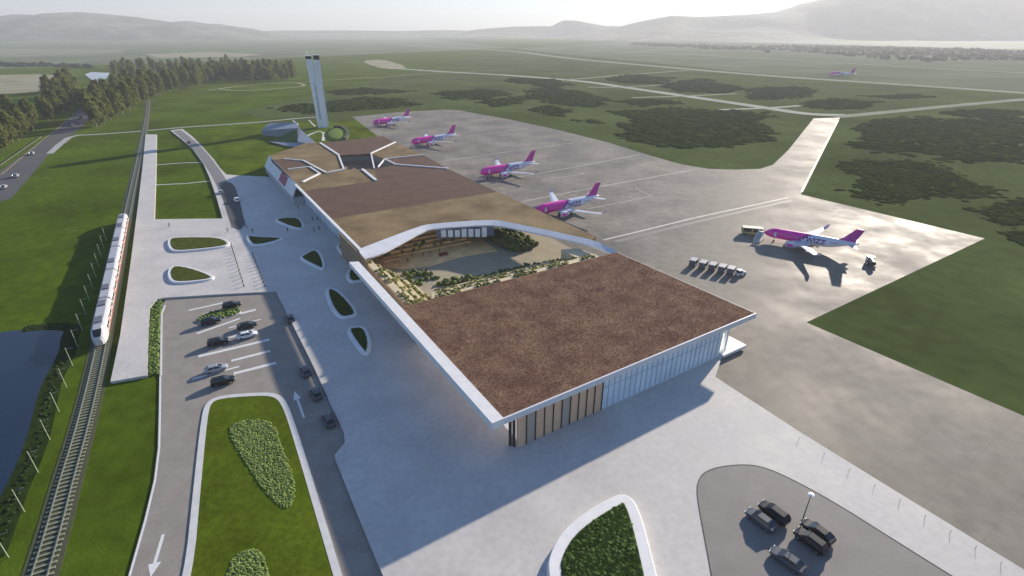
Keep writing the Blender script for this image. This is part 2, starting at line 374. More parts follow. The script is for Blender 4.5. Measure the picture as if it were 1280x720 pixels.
# apron markings
for px, w in [([(754,300),(800,289),(865,273),(985,247)], .9), ([(652,252),(750,233),(863,213)], .55), ([(600,230),(700,212),(800,193)], .5), ([(530,205),(625,191),(720,178)], .5), ([(500,182),(580,171),(660,160)], .5),
              ([(735,261),(815,245)], .3), ([(795,236),(815,245)], .3), ([(678,225),(731,217)], .3), ([(715,213),(731,217)], .3), ([(1002,240),(1030,185),(1048,150)], 1.0)]:
    b = MB(); b.strip(GP(px, ZA+.012), w, ZA+.012); b.build('apron_line', line_m, kind='structure')
b = MB(); b.strip([(x+.8, y-1.6) for x, y in GP([(765,300),(865,276),(985,249)], ZA+.008)], 1.6, ZA+.008); b.build('drain_channel', M('drain_stain', (.16,.15,.13), .7, .15, .3), kind='structure')

# car park markings
for a, c, w in [((236,388),(283,377.5),.75), ((246,417),(300,398),.75), ((248,445.5),(337,424.5),1.0), ((289,451),(338,438.5),.9), ((292,467),(345,453.5),1.0), ((240,474),(299,458),.55), ((262,430),(318,412),.6), ((300,392),(320,387),1.0), ((286,410),(326,399),.5)]:
    b = MB(); b.strip(GP([a, c], ZR+.012), w, ZR+.012); b.build('parking_line', paint_m, kind='structure')
def arrow(tail, tip, hw_):
    p, q = G(*tail, ZR+.012), G(*tip, ZR+.012); d = Vector((q[0]-p[0], q[1]-p[1])); L = d.length; d /= L; n = Vector((-d.y, d.x))
    P = Vector(p); pts = [P+n*hw_*.28, P+d*L*.68+n*hw_*.28, P+d*L*.68+n*hw_, P+d*L, P+d*L*.68-n*hw_, P+d*L*.68-n*hw_*.28, P-n*hw_*.28]
    MB().sheet([(v.x, v.y) for v in pts], ZR+.012).build('road_arrow', paint_m, kind='structure')
arrow((380,522), (368,489), .75)
arrow((204,668), (188,722), .8)

# kerbed lawns
def island(name, px, z0, kw, lab_z=.16, sm=2, lm=lawn_m, px_ok=True):
    p = smooth_poly(GP(px, z0), sm)
    b = MB(); b.wall(offset(p, kw/2), kw, z0-.1, z0+lab_z, closed=True); b.build('kerb', kerb_m, kind='structure')
    q = offset(p, kw*.9); MB().prism(q, z0-.1, z0+lab_z-.03).build(name, lm, kind='structure'); return q
isl = island('lawn', [(252,520),(258,503),(275,495),(310,492),(342,491),(356,498),(366,520),(385,580),(405,645),(428,720),(470,860),(190,860),(231,720),(241,620)], ZR, 1.05, sm=2)
med = island('lawn', [(246,404),(249,396),(262,390),(282,387),(298,386),(303,389),(296,394),(272,400),(256,407)], ZR, .25)
# planting strip between platform and car park
hedge = GP([(186,384),(192,379),(202,377),(199,400),(198,468),(186,470)], ZG)
MB().prism(hedge, ZG-.05, ZG+.1).build('planting_bed', lawn_m, kind='structure')

# dark heath patches on the airfield
heath_px = [
 [(726,151),(750,148),(790,160),(778,142),(850,137),(930,139),(957,145),(960,158),(950,178),(905,184),(840,180),(800,173),(770,160)],
 [(765,140),(800,138),(830,147),(800,152)],
 [(1065,182),(1085,162),(1130,148),(1200,147),(1300,150),(1400,155),(1400,200),(1280,196),(1215,198),(1150,190),(1085,188)],
 [(1055,205),(1075,199),(1110,201),(1160,206),(1232,231),(1225,246),(1170,249),(1130,252),(1085,247),(1060,235),(1070,222)],
 [(1212,262),(1250,254),(1320,248),(1320,286),(1260,283)],
 [(1252,292),(1300,286),(1320,310),(1280,306)],
 [(650,116),(690,108),(735,116),(760,128),(748,134),(710,130),(665,124)],
 [(660,136),(690,132),(709,138),(708,146),(685,144)],
 [(760,98),(800,93),(838,98),(826,106),(780,103)],
 [(822,107),(870,99),(920,108),(905,117),(850,113)],
 [(930,112),(990,108),(1020,114),(1000,122),(950,124)],
 [(1000,130),(1040,124),(1100,128),(1080,135),(1020,136)],
 [(410,115),(450,110),(512,114),(480,118),(420,118)],
 [(345,136),(400,128),(460,122),(516,124),(510,132),(460,138),(380,141)],
 [(545,116),(600,111),(640,118),(600,124),(550,123)],
 [(595,128),(640,121),(655,128),(620,133)],
 [(640,98),(690,100),(720,106),(680,108),(640,104)],
 [(1180,140),(1230,136),(1290,140),(1260,147),(1200,146)],
 [(770,126),(830,124),(850,130),(800,133)],
 [(1080,120),(1140,118),(1170,121),(1120,124)],
]
for i, px in enumerate(heath_px):
    p = GP(px, ZG); a = np.array(p); area = abs(sum(p[k][0]*p[(k+1) % len(p)][1]-p[(k+1) % len(p)][0]*p[k][1] for k in range(len(p))))/2
    rr = 1.6 if a[:, 1].mean() < 320 else (3.0 if a[:, 1].mean() < 700 else 5)
    n = int(min(3500, area/(rr*rr*1.1)))+20
    sz = math.sqrt(area); big = [(a.mean(0)[0]+(x-a.mean(0)[0])*1.25, a.mean(0)[1]+(y-a.mean(0)[1])*1.25) for x, y in p]
    Q = scatter(big, n*2); wob = np.stack([sum(np.sin(Q[:, 1]*f/sz+Q[:, 0]*g_/sz+i+f)/f for f, g_ in ((5, 3), (11, 7), (23, 19), (41, 37))), sum(np.cos(Q[:, 0]*f/sz-Q[:, 1]*g_/sz+i*2+f)/f for f, g_ in ((6, 4), (13, 8), (25, 17), (43, 31)))], 1)*sz*.28
    c0 = a.mean(0); fr = inside(c0+(Q+wob*1.6-c0)*.88, p) & (rng.random(len(Q)) < .16)
    fr &= ~inside(Q+8, ap) & ~inside(Q-8, ap) & ~inside(Q+[8, -8], ap) & ~inside(Q+[-8, 8], ap)
    Q = Q[inside(Q+wob, p) | fr][:int(n*1.15)]
    o = blobs('heath_patch', Q, (rr*.6, rr*1.5), .14, ZG, shrub_m)
    tag(o, 'low dark green heath growing in patches over the airfield grass', 'heath', 'heath patches on the airfield')

# light shrubs on the big lawn island, hedge and reeds
lt_m = [M('pale_shrub', (.165, .215, .06), .9, .25, .8, spec=.15, scale2=4, var2=.3), M('pale_shrub_b', (.135, .19, .045), .9, .25, .8, spec=.15)]
for px, n, lb in [([(288,530),(318,524),(343,530),(352,560),(368,598),(368,632),(352,638),(330,615),(304,575),(287,548)], 4200, 'pale green low shrubs in a long bed on the kerbed lawn'), ([(285,708),(300,690),(322,686),(334,705),(340,760),(275,780)], 1700, 'pale green shrub bed at the near end of the kerbed lawn')]:
    o = blobs('shrub_bed', scatter(smooth_poly(GP(px, ZR), 1), n), (.12, .26), .6, ZR+.1, lt_m); tag(o, lb, 'shrubs')
o = blobs('hedge', scatter(hedge, 900), (.25, .5), .8, ZG+.1, [M('hedge_leaf', (.10,.15,.035), .9, .25, 1., spec=.15, scale2=4, var2=.3), lt_m[1]]); tag(o, 'low leafy hedge between the station platform and the car park', 'hedge')
o = blobs('shrub_bed', scatter(med, 160), (.2, .45), .8, ZR+.1, lt_m); tag(o, 'small green shrubs filling the little island between parked cars', 'shrubs')
bank = smooth_poly(GP([(30,411),(60,408),(94,409),(87,420),(87,434),(78,454),(66,476),(60,496),(55,518),(50,541),(37,578),(16,622),(5,655),(-14,702)], ZG), 2, False)
b = MB(); b.strip(bank, 3.6, ZG+.045); b.build('river_bank', M('bank_soil', (.026,.042,.010), .95, .3, .4, spec=.0), kind='structure')
PB = np.array(resample_(bank, .35)); PB = PB+rng.normal(0, .55, PB.shape)
o = blobs('reeds', PB, (.15, .45), .5, ZG, M('reed_leaf', (.022,.036,.010), .9, .25, 1., spec=.1)); tag(o, 'dark reeds and scrub fringing the river bank', 'reeds')

# ---------------------------------------------------------------- hills
def hill(name, prof, D, depth, mat, nx=180, ny=34, rough=.42):
    xs = [p[0] for p in prof]; ys = [p[1] for p in prof]; V = []; F = []
    tt = np.linspace(xs[0], xs[-1], nx); hz = []
    for x in tt:
        y = np.interp(x, xs, ys); v = (y-360)/FPX; u = (x-640)/FPX; t = D/(cp_-v*sp_); hz.append((u*t, max(0, HC-(sp_+v*cp_)*t)))
    ph = rng.uniform(0, 6.28, 24)
    for j in range(ny):
        s = -1+2*j/(ny-1)
        for i, (X, Z) in enumerate(hz):
            base = math.exp(-(s*1.9)**2)-math.exp(-3.61)
            nzv = sum(math.sin(X*.0011*1.55**k+ph[k]+1.7*math.sin(s*2.1*1.3**k+ph[k+9]))*.66**k for k in range(9))*rough
            w = math.sin(math.pi*min(1, i/(nx-1)*8)/2)*math.sin(math.pi*min(1, (nx-1-i)/(nx-1)*8)/2)
            z = Z*base*1.03+Z*nzv*base*(1-base)*2
            V.append((X, D+s*depth, ZG-3+max(0, z)*w))
    for j in range(ny-1):
        for i in range(nx-1): a = j*nx+i; F.append((a, a+1, a+nx+1, a+nx))
    o = np_obj(name, V, F, mat, 'structure', smooth=True); return o
hill_m = M('hill_slopes', (.055, .08, .05), .95, .35, .003, spec=.05, scale2=.012, var2=.35, col2=(.20, .20, .12))
hill('hills', [(-420,36),(-200,26),(-80,24),(0,22),(30,17),(60,21),(100,15),(130,18),(170,22),(220,28),(232,25),(260,30),(320,37),(360,39)], 5200, 1500, hill_m)
hill('hills', [(560,40),(600,36),(640,33),(690,33),(705,26),(725,28),(750,33),(800,34)], 6600, 900, hill_m)
hill('hills', [(700,36),(760,31),(800,25),(840,18),(870,20),(900,19),(940,17),(980,14),(1010,5),(1040,-3),(1100,-14),(1200,-24),(1300,-30),(1500,-20),(1700,0)], 5600, 1600, hill_m)
hill('hills', [(300,38),(420,37),(500,38),(560,37),(620,39)], 7000, 900, hill_m)

# ---------------------------------------------------------------- trees
leaf = [M('tree_leaf', (.165, .185, .035), .8, .3, .3, spec=.2, transl=.55), M('tree_leaf_dark', (.115, .14, .03), .8, .3, .3, spec=.2, transl=.55), M('tree_leaf_light', (.20, .215, .045), .8, .25, .3, spec=.2, transl=.55)]
bark_m = M('pale_bark', (.42, .40, .34), .9, .25, 1.)
def tree_mesh(seed, H):
    r = np.random.default_rng(seed); n = 2400; rad = H*r.uniform(.22, .29)
    ncl = 34; cl = []
    for k in range(ncl):
        h = .2+.78*(k+.5)/ncl; prof = (math.sin(math.pi*min(1, (h-.08)/.98)**.95))**.55
        a = r.uniform(0, 6.28); q = rad*prof*r.uniform(.25, .8); cl.append((q*math.cos(a), q*math.sin(a), h*H, rad*r.uniform(.3, .5)*(.35+prof*.7)))
    cl = np.array(cl); c = cl[r.integers(0, ncl, n)]
    d = r.normal(0, 1, (n, 3)); d /= np.linalg.norm(d, axis=1)[:, None]; P = c[:, :3]+d*c[:, 3:4]*r.uniform(.5, 1.05, (n, 1))*[1, 1, 1.35]
    u = r.normal(0, 1, (n, 3)); u /= np.linalg.norm(u, axis=1)[:, None]; w = np.cross(u, d); w /= np.linalg.norm(w, axis=1)[:, None]+1e-6
    s = r.uniform(.4, .85, (n, 1)); V = np.stack([P-u*s-w*s*.6, P+u*s-w*s*.6, P+u*s*.8+w*s*.7, P-u*s*.8+w*s*.7], 1)
    return V.reshape(-1, 3), np.arange(n*4).reshape(-1, 4), np.repeat(r.integers(0, 3, ncl)[None], 1, 0)[0][r.integers(0, ncl, n)]
def tree_proto(seed, H):
    t = thing('poplar_tree', 'tree', 'tree')
    b = MB(); b.tube([(0, 0, -.3), (.05, 0, H*.25), (-.1, .1, H*.6), (0, 0, H*.92)], [.38, .3, .18, .05], 7)
    rr = random.Random(seed)
    for k in range(6):
        a = rr.uniform(0, 6.28); z = H*rr.uniform(.22, .6); b.tube([(0, 0, z), (math.cos(a)*H*.07, math.sin(a)*H*.07, z+H*.08), (math.cos(a)*H*.13, math.sin(a)*H*.13, z+H*.2)], [.12, .08, .03], 5)
    b.build('trunk', bark_m, t, True)
    V, F, mi = tree_mesh(seed, H); o = np_obj('crown', V, F, leaf, None, t, mi)
    return t
TP = [tree_proto(s, h) for s, h in ((1, 26), (2, 23), (3, 28), (4, 20), (5, 25), (6, 22))]
tree_n = 0
def put_tree(p, label, group, sc=None):
    global tree_n
    t = TP[tree_n % len(TP)]; tree_n += 1
    place(t, (p[0], p[1], ZG), random.uniform(0, 6.28), label, group, (sc or 1)*random.uniform(.8, 1.05))
def grove(poly_px, n, mind, label, group, sc=None):
    poly = GP(poly_px, ZG); P = scatter(poly, n*12); kept = []
    for p in P:
        if all((p[0]-q[0])**2+(p[1]-q[1])**2 > mind*mind for q in kept): kept.append(p)
        if len(kept) >= n: break
    for p in kept: put_tree(p, label, group, sc)
for i_, px in enumerate([(5,190),(8,184),(17,180),(24,177),(30,172),(36,168),(42,162)]):
    put_tree(G(*px, ZG), 'pale-trunked poplar '+['first','second','third','fourth','fifth','sixth','seventh'][i_]+' from the left in the front row beside the highway guard rail', 'poplars left of the highway', .8)
grove([(-120,200),(0,184),(40,158),(44,150),(10,146),(-120,160)], 22, 8, 'tall pale-trunked poplar at the left edge of the highway', 'poplars left of the highway', .8)
for px in [(62,152),(74,147),(84,142),(92,136),(98,130)]:
    put_tree(G(*px, ZG), 'tall poplar standing left of the far highway bend', 'poplars beside the far highway bend', .95)
grove([(58,150),(88,138),(100,126),(100,112),(80,112),(64,128)], 16, 8, 'tall poplar standing left of the far highway bend', 'poplars beside the far highway bend', .95)
ORD = ['first', 'second', 'third', 'fourth', 'fifth', 'sixth', 'seventh', 'eighth', 'ninth', 'tenth', 'eleventh', 'twelfth', 'thirteenth']
for i_, px in enumerate([(122,161),(126,158),(131,156),(139,151),(147,147),(154,144),(163,139),(168,136),(182,128),(192,123),(201,119),(213,115),(222,113)]):
    put_tree(G(*px, ZG), 'tall poplar standing '+ORD[i_]+' from the highway in the front row of the tree belt', 'front poplars of the tree belt', .92)
grove([(112,152),(122,156),(165,136),(200,118),(200,108),(160,116),(128,124),(116,136)], 40, 7.5, 'tall poplar inside the tree belt right of the highway', 'poplars in the tree belt', .95)
grove([(200,117),(240,110),(270,104),(330,102),(368,101),(366,95),(300,96),(210,104)], 70, 9, 'tall poplar in the wood behind the airfield tracks', 'poplars in the far wood', .9)
grove([(145,100),(210,103),(366,94),(366,88),(300,85),(145,86)], 70, 15, 'tall poplar in the wood behind the airfield tracks', 'poplars in the far wood', .85)
# far wood along the right horizon
P1 = scatter(GP([(786,56),(860,60),(960,66),(960,62),(860,56),(800,54)], ZG), 500)
P2 = scatter(GP([(940,60),(1060,70),(1100,74),(1150,78),(1200,75),(1290,76),(1500,86),(1500,66),(1280,64),(1100,60),(960,58)], ZG), 1500)
PW = np.concatenate([P1, P2]); keep = np.sin(PW[:, 0]*.021)+np.sin(PW[:, 1]*.017+PW[:, 0]*.008) > -.9; PW = PW[keep]
o = blobs('distant_wood', PW, (4, 9), .85, ZG, [M('far_leaf', (.018, .028, .013), .9, .3, .02, spec=.1)]); tag(o, 'dark far-off wood strung along the foot of the hazy hills', 'wood')
PW = scatter(GP([(0,84),(60,83),(120,86),(120,84),(60,80),(0,80)], ZG), 160)
o = blobs('distant_wood', PW, (3, 6), .7, ZG, [MATS['far_leaf']]); tag(o, 'far-off dark hedge line beyond the pale stubble field', 'wood')

# ---------------------------------------------------------------- terminal
sedum_m = M('sedum_roof', (.235, .125, .085), .95, .3, .22, spec=.02, scale2=2., var2=.25, bump=.5, bscale=5, col2=(.27, .165, .105))
sedum_b = M('sedum_red', (.27, .10, .075), .95, .3, .5, spec=.08, scale2=3., var2=.3)
sedum_c = M('sedum_olive', (.20, .15, .075), .95, .3, .5, spec=.08, scale2=3., var2=.3)
brown_m = M('bare_roof_soil', (.135, .085, .063), .95, .12, .2, spec=.08, scale2=2.5, var2=.12, bump=.4, bscale=3)
straw_m = M('dry_grass_roof', (.21, .145, .08), .95, .25, .09, spec=.08, scale2=1.2, var2=.16, bump=.4, bscale=4, col2=(.28, .21, .11))
band_m = M('grey_cladding', (.68, .68, .70), .5, .05, .3)
timber_m = M('larch_timber', (.76, .49, .31), .7, .12, 3., bump=.2, bscale=20)
fin_m = M('dark_timber', (.06, .045, .04), .7, .2, 4.)
pane_m = M('pale_glazing', (.70, .79, .86), .22, .08, .25, spec=.4)
mull_m = M('pale_mullion', (.40, .47, .54), .5, .05, 1.)
paving_m = M('court_paving', (.33, .285, .19), .8, .1, .2)
warm_m = M('court_timber_painted_glow', (.90, .56, .24), .8, .15, .3)  # timber floor, warm interior light put into its bright orange colour
step_m = M('sandstone_step', (.62, .52, .33), .8, .08, .8)
T = thing('terminal_building', 'long brown-roofed airport terminal with white edge strip and planted courtyard', 'terminal', (ORG[0], ORG[1], 0), ROT)
def tp(name, mb, mat, **k): return mb.build(name, mat, T, **k)
ZT = 8.3
# front block
b = MB(); b.prism([(1.0,0),(68.2,0),(66.6,44.2),(3.4,45.7),(1.0,45.7)], ZT-.5, ZT); tp('roof_slab', b, sedum_m)
b = MB(); b.prism([(1.04,-.30),(68.4,-.30),(68.4,-.0),(1.04,-.0)], 7.1, ZT+.02); b.prism([(68.2,0.0),(68.4,0.0),(66.8,44.2),(66.6,44.2)], 7.1, ZT-.03)
tp('fascia', b, band_m)
b = MB(); b.add([(-1.25,-.35,8.42),(1.02,-.35,8.42),(1.2,77.2,8.42),(-1.2,78.2,8.42),(-1.25,-.35,7.0),(1.02,-.35,7.0),(1.2,77.2,7.0),(-1.2,78.2,7.0)], [(0,1,2,3),(4,5,6,7),(0,1,5,4),(1,2,6,5),(2,3,7,6),(3,0,4,7)]); tp('parapet', b, white_m)
MB().prism([(1.2,.2),(68.1,.2),(66.5,44),(3,45.4),(1.2,45.4)], 7.2, ZT-.5).build('soffit', white_m, T)
# enclosed volume
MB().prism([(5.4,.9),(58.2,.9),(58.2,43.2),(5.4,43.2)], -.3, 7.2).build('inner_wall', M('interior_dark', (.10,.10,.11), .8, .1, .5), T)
MB().box(58.6, 66.8, -.6, 38, -.15, .55).build('floor_slab', white_m, T)
x = 4.2; k = 0
while x < 22.6:
    w = 1.71
    MB().box(x, x+w, .35, .75, -.1, 7.1).build('timber_panel', timber_m if k not in (1, 5) else M('weathered_timber', (.46,.38,.31), .7, .15, 3.), T)
    MB().box(x+w+.02, x+w+.11, .1, .72, -.25, 7.1).build('timber_fin', fin_m, T)
    x += w+.22; k += 1
for q in ((3.5, 1.5), (3.9, .9)): MB().box(q[0]-.3, q[0]+.1, q[1]-.2, q[1]+.25, -.2, 7.1).build('timber_fin', fin_m, T)
xe = x; npan = 24; w = (58.4-xe)/npan
for i in range(npan):
    x0 = xe+i*w
    for z0, z1 in ((.15, 4.9), (5.0, 7.08)):
        MB().box(x0+.07, x0+w-.07, .42, .5, z0, z1).build('window_pane', pane_m, T)
    MB().box(x0-.07, x0+.07, .30, .5, .0, 7.1).build('mullion', mull_m, T)
MB().box(xe, 58.5, .34, .52, 4.88, 5.02).build('transom', mull_m, T)
MB().box(xe, 58.5, .28, .56, -.1, .15).build('sill', white_m, T)
for i in range(14):                      # right glazed side under the deep overhang
    MB().box(58.35, 58.5, .8+i*3.05, 3.7+i*3.05, .55, 7.1).build('window_pane', pane_m, T)
for yy in (.6, 12, 23, 34): MB().box(60.2, 60.85, yy, yy+.7, .5, 7.2).build('column', white_m, T)
MB().box(3.15, 3.45, 76, 104, 7.19, 8.28).build('inner_wall', M('court_back_wall', (.30,.20,.11), .85, .15, .4), T)  # upper strip added to block a leftover streak of sun on the plaza
MB().box(3.15, 3.55, 41.5, 104, -.2, 7.18).build('inner_wall', M('court_back_wall', (.30,.20,.11), .85, .15, .4), T)  # wall added to stop sun leaking through the courtyard onto the plaza
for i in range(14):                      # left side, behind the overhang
    MB().box(5.15, 5.3, 1.2+i*3.0, 4.0+i*3.0, 0, 7.1).build('window_pane', M('glow_added_glazing', (.6,.55,.5), .3, .05, .5, emit=(1,.84,.80,.24)), T)  # glow added to these hidden panes to warm and lift the shaded plaza
tufts('sedum_planting', [(1.3,.1),(68.1,.1),(66.4,44),(3.4,45.4),(1.3,45.4)], 34000, .042, .09, ZT, sedum_m, T)
tufts('sedum_planting', [(1.3,.1),(68.1,.1),(66.4,44),(3.4,45.4),(1.3,45.4)], 11000, .045, .10, ZT, sedum_b, T)
tufts('sedum_planting', [(1.3,.1),(68.1,.1),(66.4,44),(3.4,45.4),(1.3,45.4)], 10000, .045, .10, ZT, sedum_c, T)

# middle roof facets
Z1 = ZT-1.1
facets = [
 (brown_m, [(5,118.5),(69.8,117),(70.3,162.5),(52.9,183),(41.4,180.7),(34.8,159.3),(5,159.1)], None),
 (straw_m, [(5,118.5),(5,85),(8,86.2),(28,95.1),(30.6,95.0),(50.4,87.9),(51.6,86.6),(66.4,55.6),(69.9,57),(69.8,117)], None),
 (straw_m, [(5,159.1),(34.8,159.3),(41.4,180.7),(29,186.7),(26.8,182.7),(18,183.1),(7.6,173.4),(5,172)], None),
 (straw_m, [(5,172),(7.6,173.4),(18,183.1),(16.8,200.1),(7.2,200.5),(4.5,200)], None),
 (brown_m, [(4.5,200),(7.2,200.5),(16.8,200.1),(17.3,215.6),(10,224.5),(4.5,226)], None),
 (straw_m, [(4.5,226),(10,224.5),(17.3,215.6),(18,183.1),(26.8,182.7),(29,186.7),(35.7,219.3),(35.9,257.1),(30.6,263),(5.4,237)], None),
 (brown_m, [(35.9,257.1),(35.7,219.3),(51.2,214.1),(73,236.4),(73.8,260)], None),
 (straw_m, [(51.2,214.1),(73,236.4),(72.9,195.8),(52.6,197.6)], None),
 (brown_m, [(52.6,197.6),(72.9,195.8),(70.3,162.5),(52.9,183)], None)]
for i, (m_, p, _) in enumerate(facets):
    MB().prism(p, Z1, ZT+(.03 if m_ is straw_m else 0)).build('roof_facet', m_, T)
# sunken patio between the facets
MB().prism([(35.7,219.3),(51.2,214.1),(52.6,197.6),(52.9,183),(41.4,180.7),(29,186.7)], 3.4, 4.2).build('patio_floor', M('patio_brown', (.16,.125,.08), .9, .15, .3), T)
for a, c in (((35.7,219.3),(51.2,214.1)), ((51.2,214.1),(52.6,197.6)), ((52.6,197.6),(52.9,183)), ((29,186.7),(35.7,219.3)), ((29,186.7),(41.4,180.7)), ((41.4,180.7),(52.9,183))):
    MB().obox(a, c, .3, 4, Z1+.02).build('patio_wall', M('patio_wall', (.20,.21,.19), .8, .1, .5), T)
def rib(a, c, w=.9, z=.45): MB().obox(a, c, w*.75, ZT-.2, ZT+z).build('roof_rib', white_m, T)
for a, c, w in (((35.9,257.1),(35.7,219.3),1.5), ((35.7,219.3),(29,186.7),1.1), ((73,236.4),(51.2,214.1),1.3), ((51.2,214.1),(41.4,180.7),.9), ((36.2,182.2),(34.8,159.3),1.6),
                ((10,224.5),(17.3,215.6),.8), ((17.3,215.6),(20.5,184),1.0), ((20.5,184),(29,186.7),1.2), ((7.2,200.5),(16.8,200.1),1.0), ((16.8,200.1),(17.5,184.5),1.0), ((17.5,184.5),(7.6,173.4),1.4),
                ((70.3,162.5),(52.9,183),1.0), ((52.9,183),(52.6,197.6),.8), ((52.6,197.6),(72.9,195.8),.8), ((52.6,197.6),(44,183),.6)): rib(a, c, w)
# middle block walls
for p in ([(7,104),(67.5,104),(68.5,160),(68.5,180),(28.5,180),(7,180)], [(7,180),(28.5,180),(28.5,256),(7,236)], [(53.5,180),(68.5,180),(71,196),(72,256),(53.5,256)], [(28.5,220.5),(53.5,215.5),(53.5,256),(36,256),(28.5,256)]):
    MB().prism(p, -.62, Z1-.02).build('inner_wall', M('terminal_wall', (.42,.42,.43), .7, .05, .4), T)
for i in range(26):
    y0 = 86+i*3.3
    MB().box(6.7, 6.86, y0+.15, y0+3.1, .3, Z1-.4).build('window_pane', pane_m if i % 4 else white_m, T)
    MB().box(6.5, 6.9, y0-.12, y0+.12, -.1, Z1).build('mullion', mull_m, T)
MB().box(3.9, 4.9, 84, 172, ZT-.55, ZT+.12).build('parapet', white_m, T)
b = MB(); b.add([(5.2,237,ZT+.3),(5.0,172,ZT+.2),(2.2,172,3.2),(2.0,237,3.2),(5.4,237,ZT-.2),(5.2,172,ZT-.3),(2.6,172,2.8),(2.4,237,2.8)], [(0,1,2,3),(4,5,6,7),(0,1,5,4),(1,2,6,5),(2,3,7,6),(3,0,4,7)])
tp('sloped_cladding', b, white_m)
b = MB(); b.add([(2.5,201,3.9),(2.5,188,3.9),(4.6,188,7.6),(4.6,201,7.6),(2.3,201,4.0),(2.3,188,4.0),(4.4,188,7.7),(4.4,201,7.7)], [(0,1,2,3),(4,5,6,7),(0,1,5,4),(1,2,6,5),(2,3,7,6),(3,0,4,7)])
tp('red_panel', b, M('magenta_panel', (.35,.05,.12), .6, .1, 1.))
MB().box(2.3, 6.5, 171, 237, -.1, 2.8).build('inner_wall', MATS['terminal_wall'], T)
# courtyard
court = [(3.4,45.7),(66.8,44.0),(65.2,54),(50.2,85.5),(29.2,93.4),(3.4,82.5)]
MB().prism([(3.2,45.4),(70,43),(70,104),(3.2,104)], -.5, .30).build('courtyard_floor', paving_m, T)
MB().prism([(16,83),(24,80.5),(36,82),(48,80),(50,104),(10,104),(9,90)], .28, .36).build('timber_deck', warm_m, T)
for j in range(5): MB().prism([(14+j*1.2,94+j*2),(44-j*.5,92+j*2.2),(48,104.6),(10,104.6)], .3, .75+j*.75).build('deck_tier', warm_m, T)
MB().box(8, 68, 104.1, 104.6, 0, Z1).build('back_wall', M('court_back_wall', (.30,.20,.11), .85, .15, .4), T)
MB().prism([(50.3,89),(57,75),(62,77),(62,104),(50.3,104)], .3, 1.3).build('dark_recess_block', M('court_recess_dark', (.055,.06,.04), .9, .3, .5), T)  # low block added for the recess, its darkness put into the colour
# sloping pale rim round the opening
ring_o = [(3.4,82.9),(4,86.0),(29.3,96.0),(51.6,88),(67.0,55),(66.9,44.2)]
ring_i = [(3.6,79.0),(9.5,80.5),(29.2,92.8),(49.8,84.9),(64.2,54),(65.4,44.2)]
ring_o = smooth_poly(smooth_poly(ring_o, 1, False, .1), 1, False); ring_i = smooth_poly(smooth_poly(ring_i, 1, False, .1), 1, False)
b = MB(); vv = [(x, y, ZT+.25) for x, y in ring_o]+[(x, y, ZT-.35) for x, y in ring_i]+[(x, y, ZT-.8) for x, y in ring_o]+[(x, y, ZT-.8) for x, y in ring_i]; n = len(ring_o)
ff = []
for i in range(n-1): ff += [(i, i+1, n+i+1, n+i), (n+i, n+i+1, 3*n+i+1, 3*n+i), (i, 2*n+i, 2*n+i+1, i+1), (2*n+i, 3*n+i, 3*n+i+1, 2*n+i+1)]
ff += [(0, n, 3*n, 2*n), (n-1, 2*n-1, 4*n-1, 3*n-1)]
b.add(vv, ff); tp('courtyard_rim', b, band_m)
# terraces stepping down from the front block and from the left edge
for j in range(6):
    z = 7.2-j*1.12; y0 = 45.9+j*2.7
    MB().box(10+j*1.2, 62, y0, y0+2.75, .2, z).build('terrace_step', step_m, T)
    MB().prism([(3.6+j*1.7,46),(5.35+j*1.7,46),(5.35+j*1.7,80-j*2.4),(3.6+j*1.7,81-j*2.2)], .2, z-.06).build('terrace_step', step_m, T)
MB().prism([(57.5,50),(63.8,46.5),(62.6,56.5),(57.5,58.5)], .2, 6.2).build('stage', step_m, T)
plant_m = [M('court_plant', (.17,.18,.05), .9, .3, .6, spec=.1), M('court_plant_dark', (.085,.11,.03), .9, .3, .6, spec=.1), M('court_plant_straw', (.32,.27,.11), .9, .2, .6, spec=.1)]
Pc = []; Zc = []
for j in range(6):
    z = 7.2-j*1.12; y0 = 45.9+j*2.7
    a = rng.uniform([11+j*1.2, y0+.9], [61, y0+2.6], (260, 2)); sel = np.sin(a[:, 0]*.55+j*1.9) > -.25; Pc.append(a[sel]); Zc += [z]*int(sel.sum())
    a = rng.uniform([3.9+j*1.7, 47], [5.2+j*1.7, 79-j*2.3], (110, 2)); sel = np.sin(a[:, 1]*.4+j*2.1) > -.5; Pc.append(a[sel]); Zc += [z-.06]*int(sel.sum())
Pc = np.concatenate(Pc); Pw = np.array([T2W(*p) for p in Pc])
o = blobs('terrace_planting', Pw, (.25, .62), .75, 0, plant_m); co = np.empty(len(o.data.vertices)*3, np.float32); o.data.vertices.foreach_get('co', co)
co = co.reshape(-1, 3); co[:, 2] += np.repeat(np.array(Zc), len(ICO_V)); o.data.vertices.foreach_set('co', co.ravel()); o.data.update()
tag(o, 'olive and dark green planting on the stepped terraces of the courtyard', 'planting')
Pb = np.concatenate([rng.uniform([14, 70], [22, 80], (30, 2)), rng.uniform([20, 63], [30, 68], (30, 2)), rng.uniform([30, 63], [52, 65], (40, 2))])
o = blobs('courtyard_shrubs', np.array([T2W(*p) for p in Pb]), (.5, 1.2), .8, .3, [plant_m[1]]); tag(o, 'dark green shrubs around the courtyard floor at the foot of the terraces', 'shrubs')
Pb = np.concatenate([rng.uniform([14, 93], [44, 101], (46, 2)), rng.uniform([51, 76], [61.5, 95], (190, 2))])
zz = np.where(Pb[:, 0] > 50, 5.0, .5+(Pb[:, 1]-92)*.28)
